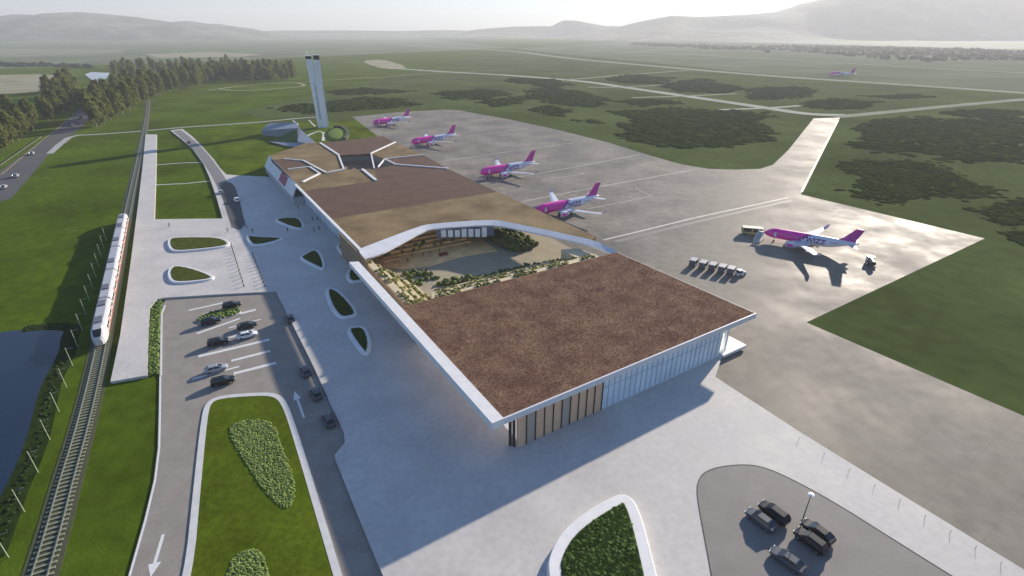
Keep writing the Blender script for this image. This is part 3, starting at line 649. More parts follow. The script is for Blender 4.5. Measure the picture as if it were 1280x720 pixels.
for i in range(2):
    s_ = Pb[:, 0] > 50 if i else Pb[:, 0] <= 50
    o = blobs('courtyard_shrubs', np.array([T2W(*p) for p in Pb[s_]]), (.6, 1.3) if i else (.3, .8), 1.0 if i else .8, 1.3 if i else 1.6, [plant_m[1]] if i else [plant_m[0], plant_m[1]])
    tag(o, 'dark shrubs under the right rim of the courtyard' if i else 'olive shrubs on the timber deck under the roof rim', 'shrubs')
# hanging white boards along the far rim
for i in range(7):
    f = i/6; sx, sy = 33.5+f*12.5, 90.6-f*5.0
    MB().obox((sx-.75, sy+.3), (sx+.75, sy-.3), .25, 4.9-.15*i, 7.3-.2*(i % 3)).build('hanging_board', lampw_m, T)
MB().obox((31.5,92.0), (49.3,84.8), .3, 4.2, 7.2).build('gallery_band', M('gallery_blue', (.13,.15,.24), .4, .1, .5), T)

# ---------------------------------------------------------------- control tower and annex
clad_m = M('tower_cladding', (.78, .81, .84), .45, .06, .4, metal=.2)
tw = thing('control_tower', 'tall slender grey control tower of two leaning blades with dark cab tops', 'tower', (*G(404,159,ZG), ZG), R(19))
b = MB(); b.loft([[(-3.6,-3,-.3),(.1,-3.4,-.3),(.1,3,-.3),(-3.6,3,-.3)], [(-4.0,-2.8,20),(-.2,-3.2,20),(-.2,2.8,20),(-4.0,2.8,20)], [(-4.9,-2.6,48),(-.6,-2.8,48),(-.6,2.4,48),(-4.9,2.4,48)]]); b.build('tower_blade', clad_m, tw)
b = MB(); b.loft([[(.12,-3.9,-.3),(3.9,-2.6,-.3),(3.9,3,-.3),(.12,3,-.3)], [(-.15,-3.6,20),(4.0,-2.6,20),(4.0,2.8,20),(-.15,2.8,20)], [(-.2,-3.2,36),(4.2,-2.7,36),(4.2,2.6,36),(-.2,2.6,36)], [(.5,-3.0,47.5),(4.8,-2.8,47.5),(4.8,2.4,47.5),(.5,2.4,47.5)]]); b.build('tower_blade', clad_m, tw)
b = MB(); b.add([(.3,-3.45,44.8),(4.7,-3.05,46.8),(4.5,-3.05,30),(2.7,-3.4,37),(.3,-3.1,44.8),(4.7,-2.6,46.8),(4.5,-2.5,30),(2.7,-2.9,37)], [(0,1,2,3),(4,5,6,7),(0,1,5,4),(1,2,6,5),(2,3,7,6),(3,0,4,7)]); b.build('white_lit_facet', white_m, tw)  # white plate, the facet's sunlit brightness put into its colour
MB().box(-4.8, -.8, -2.5, 2.3, 48, 50.0).build('cab_window', glass_m, tw); MB().box(.6, 4.7, -2.7, 2.3, 47.5, 50.4).build('cab_window', glass_m, tw)
MB().box(-5.0, -.6, -2.8, 2.6, 50.0, 50.5).build('cab_roof', clad_m, tw); MB().box(.4, 5.0, -3.0, 2.6, 50.4, 50.9).build('cab_roof', white_m, tw)
MB().tube([(-3.0, 0, 50.4), (-3.0, 0, 54)], .12, 6).build('antenna', steel_m, tw); MB().tube([(-4.3, 0, 50.4), (-4.3, 0, 53)], .09, 6).build('antenna', steel_m, tw)
b = MB(); b.add([(-1.9,-3.35,6),(-.5,-3.5,6),(-.9,-3.2,30),(-1.6,-3.0,33),(-1.9,-2.9,6),(-.5,-2.9,6),(-.9,-2.7,30),(-1.6,-2.7,33)], [(0,1,2,3),(4,5,6,7),(0,1,5,4),(1,2,6,5),(2,3,7,6),(3,0,4,7)]); b.build('recess_panel', M('tower_dark', (.42,.45,.49), .5, .1, 1.), tw)
b = MB(); b.box(4.02, 4.3, -2.9, 3.1, 0, 34); b.build('sunlit_edge_strip', white_m, tw)  # added white strip that paints the sunlit right edge
annex_m = M('annex_cladding', (.21, .25, .30), .5, .06, .4)
# annex: low angular building with turfed slopes
an = thing('tower_annex', 'low angular grey building with turfed roof slopes beside the control tower', 'building', (*G(372,168,ZG), ZG))
def rel(px, z, o0=G(372,168,ZG)): p = G(*px, z); return (p[0]-o0[0], p[1]-o0[1], z-ZG)
b = MB()
A1, A2, A3, A4 = rel((327,163), 3), rel((336,154), 6), rel((371,153), 6), rel((372,160), 6)
b.add([A1, A2, A3, A4, (A1[0],A1[1],-.1), (A2[0],A2[1],-.1), (A3[0],A3[1],-.1), (A4[0],A4[1],-.1)], [(0,1,2,3),(0,4,5,1),(1,5,6,2),(2,6,7,3),(3,7,4,0)]); b.build('roof', annex_m, an)
b = MB(); W1, W2, W3, W4 = rel((337,176), .3), rel((371,161), 6), rel((373,176), 2.2), rel((345,178), .2)
b.add([W1, W2, W3, W4, (W1[0],W1[1],-.1), (W2[0],W2[1],-.1), (W3[0],W3[1],-.1), (W4[0],W4[1],-.1)], [(0,1,2,3),(0,4,5,1),(1,5,6,2),(2,6,7,3),(3,7,4,0)]); b.build('turf_slope', M('turf_slope', (.06,.11,.03), .95, .2, .3, spec=.1), an)
b = MB(); V1, V2, V3, V4 = rel((371,154), 6.1), rel((376,162), 5), rel((399,182), 1.5), rel((372,177), 2.4)
b.add([V1, V2, V3, V4, (V1[0],V1[1],-.1), (V2[0],V2[1],-.1), (V3[0],V3[1],-.1), (V4[0],V4[1],-.1)], [(0,1,2,3),(0,4,5,1),(1,5,6,2),(2,6,7,3),(3,7,4,0)]); b.build('wall', annex_m, an)
b = MB(); b.add([rel((336,177), .3), rel((373,178), 1.2), rel((385,184), .8), rel((360,183), .2)], [(0,1,2,3)]); b.add([rel((336,177), .05), rel((373,178), .05), rel((385,184), .05), rel((360,183), .05)], [(0,1,2,3)]); b.build('entrance_ramp', annex_m, an)
b = MB(); b.wall([rel(p, 3)[:2] for p in ((366,150),(372,154),(370,160),(383,170))], .6, 2.6, 3.3); b.build('white_edge', white_m, an)
for px, w in (([(383,170),(390,167),(398,164),(405,166),(404,176)], 2.0), ([(386,150),(394,158)], 1.0)):
    b = MB(); b.strip(GP(px, ZG+.06), w, ZG+.06); b.build('footpath', kerb_m, kind='structure')
md = GP([(402,170),(408,163),(418,159),(430,160),(437,166),(438,172),(430,178),(412,179)], ZG); cx_ = sum(p[0] for p in md)/8; cy_ = sum(p[1] for p in md)/8
b = MB(); P0 = smooth_poly(md, 2); P1_ = [(cx_+(x-cx_)*.6, cy_+(y-cy_)*.6) for x, y in P0]; P2_ = [(cx_+(x-cx_)*.25, cy_+(y-cy_)*.25) for x, y in P0]
b.loft([[(x, y, ZG-.1) for x, y in P0], [(x, y, ZG+1.1) for x, y in P1_], [(x, y, ZG+1.4) for x, y in P2_]]); o = b.build('grass_mound', M('bright_turf', (.12,.19,.03), .95, .15, .2, spec=.1), smooth=True); o['kind'] = 'structure'
b = MB(); b.wall(GP([(418,160),(428,160.5),(434,165),(435,171),(431,176)], ZG), 2.2, ZG-.1, ZG+1.9); o = b.build('mound_gap_arc', M('mound_gap_dark', (.03,.05,.015), .95, .2, .3), kind='structure')  # raised arc standing for the gap in the mound, darkness put into colour
struct('lawn', [(262,166),(300,158),(396,150),(452,156),(474,170),(390,186),(340,196),(334,220),(300,218),(276,206)], ZG+.03, lawn_m)
struct('lawn', [(440,153),(452,150),(480,170),(462,172)], ZG+.034, lawn_m)
# ---------------------------------------------------------------- planters on the plaza
grass_p = M('planter_grass', (.12, .19, .04), .95, .3, 1.2, spec=.1, scale2=6, var2=.3, transl=.35)
grass_q = M('planter_grass_pale', (.18, .22, .05), .95, .3, 1.2, spec=.1, scale2=6, var2=.3, transl=.35)
def planter(px, label, h=.5, rim=.75, soil=None, gm=grass_p, dens=14, rz=1, th=.3):
    p = smooth_poly(GP(px, h), 2); cx = sum(q[0] for q in p)/len(p); cy = sum(q[1] for q in p)/len(p)
    t = thing('planter', label, 'planter', (cx, cy, 0), 0, 'white-rimmed planters on the plaza')
    q = [(x-cx, y-cy) for x, y in p]; n = len(q)
    i_ = offset(q, rim); o2 = offset(q, -.22); i2 = offset(q, rim+.1)
    rings = [[(x, y, -.02) for x, y in o2], [(x, y, h-.06) for x, y in q], [(x, y, h) for x, y in offset(q, .1)], [(x, y, h-.03) for x, y in i_], [(x, y, h-.25) for x, y in i2]]
    MB().loft(rings, caps=False).build('rim', white_m, t)
    MB().prism(offset(q, rim+.02), .0, h-.22).build('soil', M('planter_soil', (.04,.035,.02), .95, .2, 2.), t)
    area = abs(sum(i_[k][0]*i_[(k+1) % n][1]-i_[(k+1) % n][0]*i_[k][1] for k in range(n)))/2
    tufts('grass', offset(q, rim+.12), int(min(9000, area*dens*4)), th, .16, h-.16, gm, t)
    if h > .8:
        ip = offset(q, rim+.25); blobs('leafy_plants', scatter(ip, 1500), (.18, .42), .8, h-.22, [gm, M('planter_leaf_pale', (.16,.25,.07), .9, .3, 1.2, spec=.1, transl=.3)], 'stuff', t)
    return t
planter([(209,302),(212,297),(230,295.5),(262,295.5),(278,297),(287,302),(286,306),(272,309),(245,312),(218,314),(211,310)], 'long bullet-shaped planter of pale grass nearest the station platform, rounded end left', gm=grass_q)
planter([(209,340),(213,333),(224,331),(240,334),(258,340),(269,345.5),(262,349),(240,352),(218,353),(211,349)], 'teardrop planter of pale grass just above the car park edge', gm=grass_q)
planter([(341,274),(354,271.5),(374,271),(380,279),(380,284),(372,286),(356,281)], 'triangular planter at the far end of the shaded plaza', dens=8)
planter([(307,295),(312,293),(322,295),(352,296),(355,297.5),(336,304),(316,306.5),(311,303)], 'low flat planter with a long point in front of the white car road', dens=8)
planter([(373,322),(378,318),(390,312),(398,312),(404,321),(407,332),(403,337),(390,331)], 'shield-shaped planter in the middle of the shaded plaza', dens=10)
planter([(420,307),(424,303),(430,304),(437,311),(438,319),(433,322),(426,316)], 'small leaf-shaped planter against the terminal roof edge', dens=10)
planter([(433,340),(437,335.5),(446,333),(456,336),(463,346),(450,351),(435,352)], 'planter tucked under the front corner of the white parapet by the courtyard', dens=10)
planter([(406,363),(411,359),(422,361),(436,374),(446,387),(446,393),(436,396),(424,397),(413,384)], 'slanted leaf-shaped planter, second nearest of the shaded plaza', dens=12)
planter([(433,411),(440,407.5),(456,407),(462,418),(464,430),(461,440),(455,443),(448,435),(438,421)], 'shield-shaped planter nearest the camera on the shaded plaza', dens=12)
planter([(684,712),(688,690),(704,662),(735,638),(766,620),(782,617),(795,628),(806,660),(820,715),(838,790),(700,790)], 'big white-walled planter of dense green plants at the bottom of the view', h=1.05, rim=1.65, dens=26, th=.34)

# ---------------------------------------------------------------- cars
def paint(name, col, metal=.3): return M(name, col, .3, .04, .5, metal=metal, spec=.35, coat=.25)
PAINTS = dict(black=paint('black_paint', (.008,.008,.01), 0.), grey=paint('grey_paint', (.10,.105,.115)), silver=paint('silver_paint', (.50,.51,.52), .5), white=paint('white_paint', (.75,.75,.75), .0), darkred=paint('dark_blue_paint', (.015,.02,.035)))
CARS = {}
def car_proto(style, col):
    if (style, col) in CARS: return CARS[(style, col)]
    pm = PAINTS[col]; t = thing('parked_car', 'car', 'car')
    suv = style == 'suv'; up = .18 if suv else 0
    st = [(-2.3,.70,.48,.80),(-2.2,.86,.32,.96),(-1.7,.91,.26,1.0),(-.8,.93,.24,.99),(.4,.93,.24,.97),(1.1,.92,.25,.94),(1.8,.89,.28,.84),(2.15,.82,.32,.72),(2.28,.66,.42,.6)]
    rings = []
    for x, hw_, zb, zt in st:
        zb += up*.4; zt += up
        rings.append([(x,-hw_*.86,zb),(x,hw_*.86,zb),(x,hw_,zb+.16),(x,hw_*.99,zt-.14),(x,hw_*.88,zt),(x,-hw_*.88,zt),(x,-hw_*.99,zt-.14),(x,-hw_,zb+.16)])
    MB().loft(rings).build('body', pm, t)
    zb, zt = .95+up, 1.42+up*1.6; xr = (-2.1, -1.75) if suv else (-1.95, -1.25); xf = (1.2, .35)
    b = MB(); b.add([(xr[0],-.80,zb),(xf[0],-.80,zb),(xf[0],.80,zb),(xr[0],.80,zb),(xr[1],-.60,zt),(xf[1],-.60,zt),(xf[1],.60,zt),(xr[1],.60,zt)], [(4,5,6,7),(0,1,5,4),(1,2,6,5),(2,3,7,6),(3,0,4,7)]); b.build('windows', glass_m, t)
    b = MB(); zr = zt+.05; b.add([(xr[1]-.06,-.62,zt-.02),(xf[1]+.08,-.62,zt-.02),(xf[1]+.08,.62,zt-.02),(xr[1]-.06,.62,zt-.02),(xr[1]+.06,-.54,zr),(xf[1]-.06,-.54,zr),(xf[1]-.06,.54,zr),(xr[1]+.06,.54,zr)], [(4,5,6,7),(0,1,5,4),(1,2,6,5),(2,3,7,6),(3,0,4,7)])
    b.build('roof', pm, t)
    for s in (-1, 1):
        for a_, c_, r_ in (((xf[0],s*.81,zb),(xf[1],s*.61,zt),.05), ((xr[0],s*.81,zb),(xr[1],s*.61,zt),.07), ((-.35,s*.815,zb),(-.4,s*.615,zt),.045)): MB().tube([a_, c_], r_, 5).build('pillar', pm, t)
    for s in (-1, 1):
        for x in (-1.4, 1.38):
            w = MB().cyl((x, s*.83, .33+up*.3), (0, 1, 0), .33+up*.3, .22, 14).build('wheel', black_m, t)
            MB().cyl((x, s*.945, .33+up*.3), (0, 1, 0), .19, .03, 8).build('rim', chrome_m, w)
        MB().box(2.02, 2.26, s*.62-.17, s*.62+.17, .58+up, .70+up).build('headlight', lampw_m, t)
        MB().box(-2.31, -2.14, s*.66-.14, s*.66+.14, .72+up, .86+up).build('tail_light', red_m, t)
        MB().box(.78, .95, s*.93-.06+s*.08, s*.93+.06+s*.08, .94+up, 1.06+up).build('mirror', pm, t)
    MB().box(2.2, 2.33, -.26, .26, .42+up, .52+up).build('number_plate', lampw_m, t)
    CARS[(style, col)] = t; return t
def car(px, dirpx, style, col, label, group, z=ZR+.01, zc=.5, rz=None, sc=1.):
    p = G(px[0], px[1], z+zc)
    if rz is None: q = G(dirpx[0], dirpx[1], z+zc); rz = math.atan2(q[1]-p[1], q[0]-p[0])
    place(car_proto(style, col), (p[0], p[1], z), rz, label, group, sc)
gP = 'cars standing in the car park bays'
A29 = R(29)
for px, st, col, lb in [((290,382),'suv','black','black car at the far end of the bays behind the small shrub island'), ((264,402),'suv','black','black car parked at the left end of the small shrub island'), ((309,407),'sedan','black','black car parked directly behind the white car'),
        ((309,419),'sedan','white','white car parked between two black cars'), ((273,428),'suv','black','black car parked in line to the left of the white car'), ((270,461),'sedan','silver','silver car parked beside the nearest black car'), ((279,477),'suv','black','black car nearest the bottom among the parked cars, beside the silver one')]:
    car(px, None, st, col, lb, gP, rz=A29)
gR = 'cars driving on the shaded access road'
for px, lb in [((362,398),'dark grey car farthest up the shaded access road'), ((382,464),'dark grey car second along the shaded access road'), ((395,492),'dark grey car beside the white arrow on the shaded access road'), ((411,525),'dark grey car nearest the lay-by notch on the shaded access road')]:
    car(px, (px[0]-14, px[1]-28), 'sedan', 'grey', lb, gR)
gB = 'black cars around the lamp in the corner bay'
for px, dr, st, col, lb in [((951,650),(935,638),'sedan','grey','dark silver car at the left of the corner bay with bright reflections'), ((967,642),(951,630),'suv','black','black boxy car behind the dark silver car in the corner bay'), ((1022,665),(1006,653),'sedan','black','black car nearest the lamp post in the corner bay'),
        ((1013,677),(996,664),'suv','black','long black car in front of the one by the lamp post'), ((984,700),(966,687),'sedan','grey','grey car nearest the bottom edge in the corner bay')]:
    car(px, dr, st, col, lb, gB, z=.015)
gH = 'cars driving along the highway'
for px, lb in [((40,192),'silver car driving alone on the highway below the path end'), ((20,220),'silver car in the middle of the left stretch of highway'), ((5,234),'silver car at the left edge of the picture on the highway'), ((83,154),'pale car on the tree-shaded bend of the highway'), ((91,157),'pale car beside another on the tree-shaded highway bend'), ((101,147),'dark car farthest along the shaded highway')]:
    q = G(*px, ZG); car(px, None, 'sedan', 'black' if 'dark car' in lb else 'silver', lb, gH, z=ZG+.05, rz=R(120)+(.25 if px[0] > 60 else 0), sc=1.15)
car((296,250), (291,238), 'sedan', 'white', 'white car driving on the drop-off road at the plaza edge', 'cars on the drop-off road', z=.02, sc=1.15)
car((276,240), (272,231), 'sedan', 'silver', 'small silver car left of the white car on the drop-off road', 'cars on the drop-off road', z=.02)
car((236,178), (230,172), 'sedan', 'grey', 'dark car on the curving path toward the terminal forecourt', 'cars on the drop-off road', z=.02)

# ---------------------------------------------------------------- airliners
pink_m = M('magenta_livery', (.88, .015, .40), .35, .05, .3, spec=.5, coat=.3); purple_m = M('purple_livery', (.26, .015, .22), .35, .05, .3, coat=.3)
body_m = M('white_livery', (.70, .70, .78), .35, .03, .3, coat=.3); wing_m = M('wing_grey', (.62, .63, .68), .4, .04, .3, coat=.2)
def text_mesh(txt, size, ext, mat):
    c = bpy.data.curves.new('lettering', 'FONT'); c.body = txt; c.size = size; c.extrude = ext; c.align_x = 'CENTER'; c.offset = size*.02
    o = bpy.data.objects.new('lettering', c); COL.objects.link(o); dg = bpy.context.evaluated_depsgraph_get()
    me = bpy.data.meshes.new_from_object(o.evaluated_get(dg)); bpy.data.objects.remove(o); me.materials.clear(); me.materials.append(mat); return me
def airliner():
    t = thing('airliner', 'airliner', 'airliner'); zc = 4.1; FR = 1.17
    prof = [(0,.05,-.55),(.3,.5,-.5),(.9,.95,-.38),(1.8,1.4,-.22),(3,1.75,-.08),(4.5,1.95,0),(6,2.0,0)]+[(6+k*1.2,2.0,0) for k in range(1, 17)]+[(26.5,1.92,.08),(28.5,1.72,.28),(30.5,1.42,.55),(32.5,1.08,.85),(34.5,.72,1.12),(36.4,.36,1.35),(37.5,.15,1.45)]
    rings = [[(x, FR*r*math.cos(a), zc+dz+FR*r*math.sin(a)) for a in [2*math.pi*k/20 for k in range(20)]] for x, r, dz in prof]
    def mf(a, c):
        x = (a[0]+c[0])/2; z = (a[2]+c[2])/2-zc
        d = x-z*1.1
        return 0 if d < 14.6 else (1 if d < 16.4 else 2)
    MB().loft(rings, mfun=mf).build('fuselage', [pink_m, purple_m, body_m], t, True)
    b = MB(); b.add([(1.1,-.85,zc+.82),(1.1,.85,zc+.82),(2.3,1.0,zc+1.52),(2.3,-1.0,zc+1.52)], [(0,1,2,3)])
    b.build('cockpit_window', glass_m, t)
    for s in (-1, 1):
        b = MB()
        for k in range(34):
            x = 5.5+k*.72
            if 16.5 < x < 26.5: continue
            b.add([(x, s*2.31, zc+.5), (x+.3, s*2.31, zc+.5), (x+.3, s*2.24, zc+.9), (x, s*2.24, zc+.9)], [(0,1,2,3)])
        b.build('cabin_windows', M('cabin_window', (.08,.06,.10), .2, .1, 1.), t, kind='stuff')
        def foil(st, n):                       # stations: lead x, trail x, y, z, thick
            r = [[(xl,y,z),(xl+(xt-xl)*.3,y,z+th),(xt,y,z+.02),(xl+(xt-xl)*.3,y,z-th*.6)] for xl, xt, y, z, th in st]
            return MB().loft(r)
        w = foil([(11.5,19.2,s*1.2,2.75,.42),(14.2,19.2,s*6.5,3.1,.3),(22.2,24.4,s*20.4,4.2,.1)], 3).build('wing', wing_m, t)
        foil([(22.3,24.4,s*20.4,4.2,.08),(23.2,24.7,s*20.8,5.0,.06),(24.0,24.9,s*21.1,5.8,.03)], 3).build('winglet', M('pale_winglet', (.62,.5,.62), .4, .05, 1.), w)
        e = MB().loft([[(x, s*5.75+r*math.cos(a), 1.95+r*math.sin(a)) for a in [2*math.pi*k/14 for k in range(14)]] for x, r in ((10.0,1.15),(10.2,1.36),(11.4,1.48),(13.4,1.36),(14.8,1.0),(15.8,.55))]).build('engine', body_m, t, True)
        MB().box(10.7, 13.2, s*7.2-.06, s*7.2+.12*s+.02, 1.5, 2.6).build('livery_patch', pink_m, e)
        MB().cyl((10.05, s*5.75, 1.95), (1,0,0), 1.08, .14, 14).build('intake', black_m, e)
        MB().prism([(11.8,s*5.75-.12),(15.4,s*5.75-.12),(15.4,s*5.75+.12),(11.8,s*5.75+.12)], 2.7, 3.15).build('pylon', wing_m, e)
        foil([(32.3,36.0,s*.5,4.95,.18),(35.3,37.3,s*6.2,5.35,.07)], 2).build('tailplane', wing_m, t)
        g_ = MB().cyl((18.2, s*3.6, .58), (0,1,0), .58, .8, 12).build('landing_gear', black_m, t); MB().tube([(17.9, s*3.4, 2.8), (18.2, s*3.6, .6)], .16, 6).build('strut', steel_m, g_)
    g_ = MB().cyl((4.6, 0, .42), (0,1,0), .42, .6, 12).build('landing_gear', black_m, t); MB().tube([(4.4, 0, 2.4), (4.6, 0, .4)], .13, 6).build('strut', steel_m, g_)
    fr = [[(xl,-.05,z),(xl+(xt-xl)*.35,-th,z),(xt,0,z),(xl+(xt-xl)*.35,th,z)] for xl, xt, z, th in ((28.6,36.2,zc+1.6,.3),(31.4,36.4,zc+3.2,.25),(35.4,38.2,zc+7.9,.12))]
    MB().loft(fr).build('tail_fin', [M('magenta_fin', (.46, .015, .30), .35, .05, .3, coat=.3)], t)
    MB().loft([[(xl-.3,-.06,z),(xl+.25,-th,z),(xl+.8,0,z),(xl+.25,th,z)] for xl, xt, z, th in ((28.7,0,zc+1.5,.22),(31.5,0,zc+3.2,.2),(35.4,0,zc+7.95,.12))]).build('fin_edge', pink_m, t)
    me = text_mesh('WIZZ', 3.0, .03, M('purple_lettering', (.12,.01,.24), .4, .05, 1.))
    bm = bmesh.new(); bm.from_mesh(me); bmesh.ops.triangulate(bm, faces=bm.faces); bmesh.ops.subdivide_edges(bm, edges=bm.edges, cuts=3, use_grid_fill=True)
    for v in bm.verts:                      # wrap the lettering round the fuselage
        zz = v.co.y-.95; yy = -(math.sqrt(max(.1, (2*FR)**2-zz*zz))+.05+(v.co.z > 0)*.03); v.co = (v.co.x, yy, zz)
    bm.to_mesh(me); bm.free()
    for s in (-1, 1):
        o = link('lettering', me, t); o.rotation_euler = (0, 0, 0 if s < 0 else math.pi); o.location = (21.2, 0, zc+.15)
    MB().box(4.3, 5.3, -2.30, -2.1, zc-.9, zc+1.0).build('cabin_door', body_m, t)
    return t
AP = airliner()
LJ = 37.5
def plane(nose, tail, length, lb, group=None, rz=None, z=ZA+.012):
    k = length/LJ; zz = 4.1*k+z
    p = G(*nose, zz)
    if rz is None: q = G(*tail, zz); rz = math.atan2(q[1]-p[1], q[0]-p[0])
    place(AP, (p[0], p[1], z), rz, lb, group, k)
gA = 'airliners parked nose-in beside the terminal'
plane((956,289), (1066,308), 28.3, 'pink-nosed white airliner standing alone on the bright apron with stairs at its nose')
plane((668,263), (730,249), 32, 'pink-nosed airliner parked nearest the courtyard, beside the olive roof', gA, R(31))
plane((600,215), (662,203), 33, 'pink-nosed airliner third from the tower, beside the brown roof corner', gA, R(33))
plane((514,177), (565,168), 33, 'pink-nosed airliner second from the tower along the apron', gA, R(38))
plane((466,153), (500,147), 33, 'small far airliner parked closest to the control tower', gA, R(42))
plane((1036,91), (1073,94), 42, 'distant pink and white airliner rolling on the far runway', None, R(-62), z=ZG+.06)

# ---------------------------------------------------------------- apron vehicles
def ab(x, y, label_dir=None): return G(x, y, ZA+.6)
# baggage train
cart_w = M('cart_frame', (.09,.095,.12), .6, .1, 2.); cart_t = M('cart_cover', (.30,.31,.36), .6, .08, 2.)
bt = thing('baggage_cart', 'cart', 'baggage cart')
MB().box(-1.5, 1.5, -1.0, 1.0, .45, .6).build('deck', cart_w, bt)
MB().box(-1.45, 1.45, -.95, .95, 1.95, 2.08).build('roof', cart_t, bt)
MB().box(-.95, .55, -.7, .5, .6, 1.35).build('luggage', M('luggage', (.05,.05,.09), .7, .3, 2.), bt)
for s in (-1, 1):
    MB().box(s*1.4-.05, s*1.4+.05, -.95, .95, .6, 1.95).build('end_panel', cart_w, bt)
    for y in (-.85, .85): MB().cyl((s*1.0, y, .25), (0,1,0), .25, .18, 10).build('wheel', black_m, bt)
MB().tube([(1.5,0,.45),(2.3,0,.4)], .06, 5).build('drawbar', steel_m, bt)
cp = [(867,328),(879,331),(891,333.5),(903,336),(914,338.5)]
pts = [G(x, y, ZA+1) for x, y in cp]; hd = math.atan2(pts[-1][1]-pts[0][1], pts[-1][0]-pts[0][0])
for i, (p, lb) in enumerate(zip(pts, ['dark baggage cart at the free left end of the cart row', 'dark baggage cart second from the left end of the cart row', 'dark baggage cart in the middle of the cart row', 'dark baggage cart fourth from the left in the cart row', 'dark baggage cart coupled right behind the white tug'])):
    place(bt, (p[0], p[1], ZA+.012), hd+R(90), lb, 'baggage carts lined up on the apron', 1.05)
p = G(926, 340, ZA+1); tg = thing('baggage_tug', 'white-topped baggage tug at the right end of the cart row', 'tug', (p[0], p[1], ZA+.012), hd+R(60))
b = MB(); b.box(-1.6, 1.6, -.85, .85, .3, .95); b.build('body', PAINTS['white'], tg); MB().box(-1.2, .1, -.75, .75, .95, 1.75).build('windows', glass_m, tg); MB().box(-1.3, .2, -.8, .8, 1.75, 1.88).build('roof', lampw_m, tg)
MB().box(.6, 1.5, -.6, .6, .95, 1.15).build('bonnet', lampw_m, tg)
for x in (-1, 1):
    for y in (-.8, .8): MB().cyl((x, y, .35), (0,1,0), .35, .25, 10).build('wheel', black_m, tg)
# yellow apron bus
p = G(940, 289, ZA+1.2); by = thing('apron_bus', 'boxy yellow-roofed bus with dark window openings left of the airliner nose', 'bus', (p[0], p[1], ZA+.012), R(-16))
yel = M('yellow_vehicle', (.52,.47,.16), .5, .08, 1.)
MB().box(-3.4, 3.4, -1.2, 1.2, .35, 1.2).build('body', yel, by); MB().box(-3.4, 3.4, -1.22, 1.22, 2.5, 2.75).build('roof', M('pale_yellow', (.68,.65,.42), .5, .06, 1.), by)
MB().box(-3.3, 3.3, -1.12, 1.12, 1.2, 2.5).build('inner_wall', M('bus_dark', (.03,.03,.025), .5, .1, 1.), by)
for x in (-3.3, -.1, 3.1): MB().box(x-.25, x+.25, -1.19, 1.19, 1.2, 2.5).build('pillar', yel, by)
for x in (-2.2, 2.2):
    for y in (-1.1, 1.1): MB().cyl((x, y, .42), (0,1,0), .42, .3, 12).build('wheel', black_m, by)
# passenger stairs at the nose
p = G(949, 297, ZA+1.2); ps = thing('passenger_stairs', 'white covered passenger stairs pushed up to the airliner nose door', 'airstairs', (p[0], p[1], ZA+.012), R(52))
b = MB(); b.add([(-3.6,-.9,.5),(2.6,-.9,2.9),(2.6,.9,2.9),(-3.6,.9,.5),(-3.6,-.9,.3),(2.6,-.9,2.4),(2.6,.9,2.4),(-3.6,.9,.3)], [(0,1,2,3),(7,6,5,4),(0,4,5,1),(1,5,6,2),(2,6,7,3),(3,7,4,0)]); b.build('flight', wing_m, ps)
for k in range(10): MB().box(-3.5+k*.6, -3.1+k*.6, -.8, .8, .55+k*.235, .72+k*.235).build('stair_tread', steel_m, ps)
for s in (-1, 1):
    b = MB(); b.add([(-3.6,s*.9,.5),(2.6,s*.9,2.9),(2.6,s*.9,4.0),(-3.6,s*.9,1.6),(-3.6,s*.96,.5),(2.6,s*.96,2.9),(2.6,s*.96,4.0),(-3.6,s*.96,1.6)], [(0,1,2,3),(4,5,6,7),(0,1,5,4),(1,2,6,5),(2,3,7,6),(3,0,4,7)]); b.build('side_panel', lampw_m, ps)
MB().box(-2.6, 2.2, -1.0, 1.0, .15, .5).build('chassis', cart_w, ps)
for x in (-1.8, 1.6):
    for y in (-.95, .95): MB().cyl((x, y, .3), (0,1,0), .3, .2, 10).build('wheel', black_m, ps)
# dark service truck right of the tail
p = G(1089, 328, ZA+.9); ft = thing('service_truck', 'small dark service truck with white cab behind the airliner tail', 'truck', (p[0], p[1], ZA+.012), R(70))
MB().box(-2.6, 2.6, -1.0, 1.0, .45, .75).build('chassis', cart_w, ft); MB().box(1.3, 2.6, -1.0, 1.0, .75, 2.2).build('cab', PAINTS['white'], ft); MB().box(2.3, 2.64, -.85, .85, 1.4, 2.0).build('windscreen', glass_m, ft)
MB().tube([(-2.5,0,1.4),(1.1,0,1.4)], .75, 12).build('tank', M('dark_tank', (.06,.055,.05), .4, .1, 1.), ft)
for x in (-1.6, 1.7):
    for y in (-.9, .9): MB().cyl((x, y, .42), (0,1,0), .42, .3, 12).build('wheel', black_m, ft)

# ---------------------------------------------------------------- railway
track = [(-61.0,40.6),(-64.2,46.7),(-68.2,54.3),(-73.2,63.2),(-79.1,74.3),(-87.6,89.3),(-97.1,105.4),(-118.7,141.2),(-155.5,203.2),(-187.3,256.9),(-228.5,326.6),(-303.5,452.5),(-389.0,592)]
track = [(-45,10),(-54,27)]+track
def resample(p, d):
    out = [p[0]]; rem = d
    for i in range(len(p)-1):
        a, c = Vector(p[i]), Vector(p[i+1]); L = (c-a).length; s = rem
        while s <= L: out.append(tuple(a+(c-a)*s/L)); s += d
        rem = s-L
    return out
tk = resample(smooth_poly(track, 2, False), 1.0)
rail_root = thing('railway_track', 'single railway track with pale rails and sleepers running past the platform', 'railway')
b = MB(); b.wall(tk[::3], 4.6, ZG-.2, ZG+.06); b.build('ballast', ballast_m, rail_root)
slm = MB().box(-1.6, 1.6, -.16, .16, -.08, .12).mesh('sleeper', sleeper_m)
far = MB()
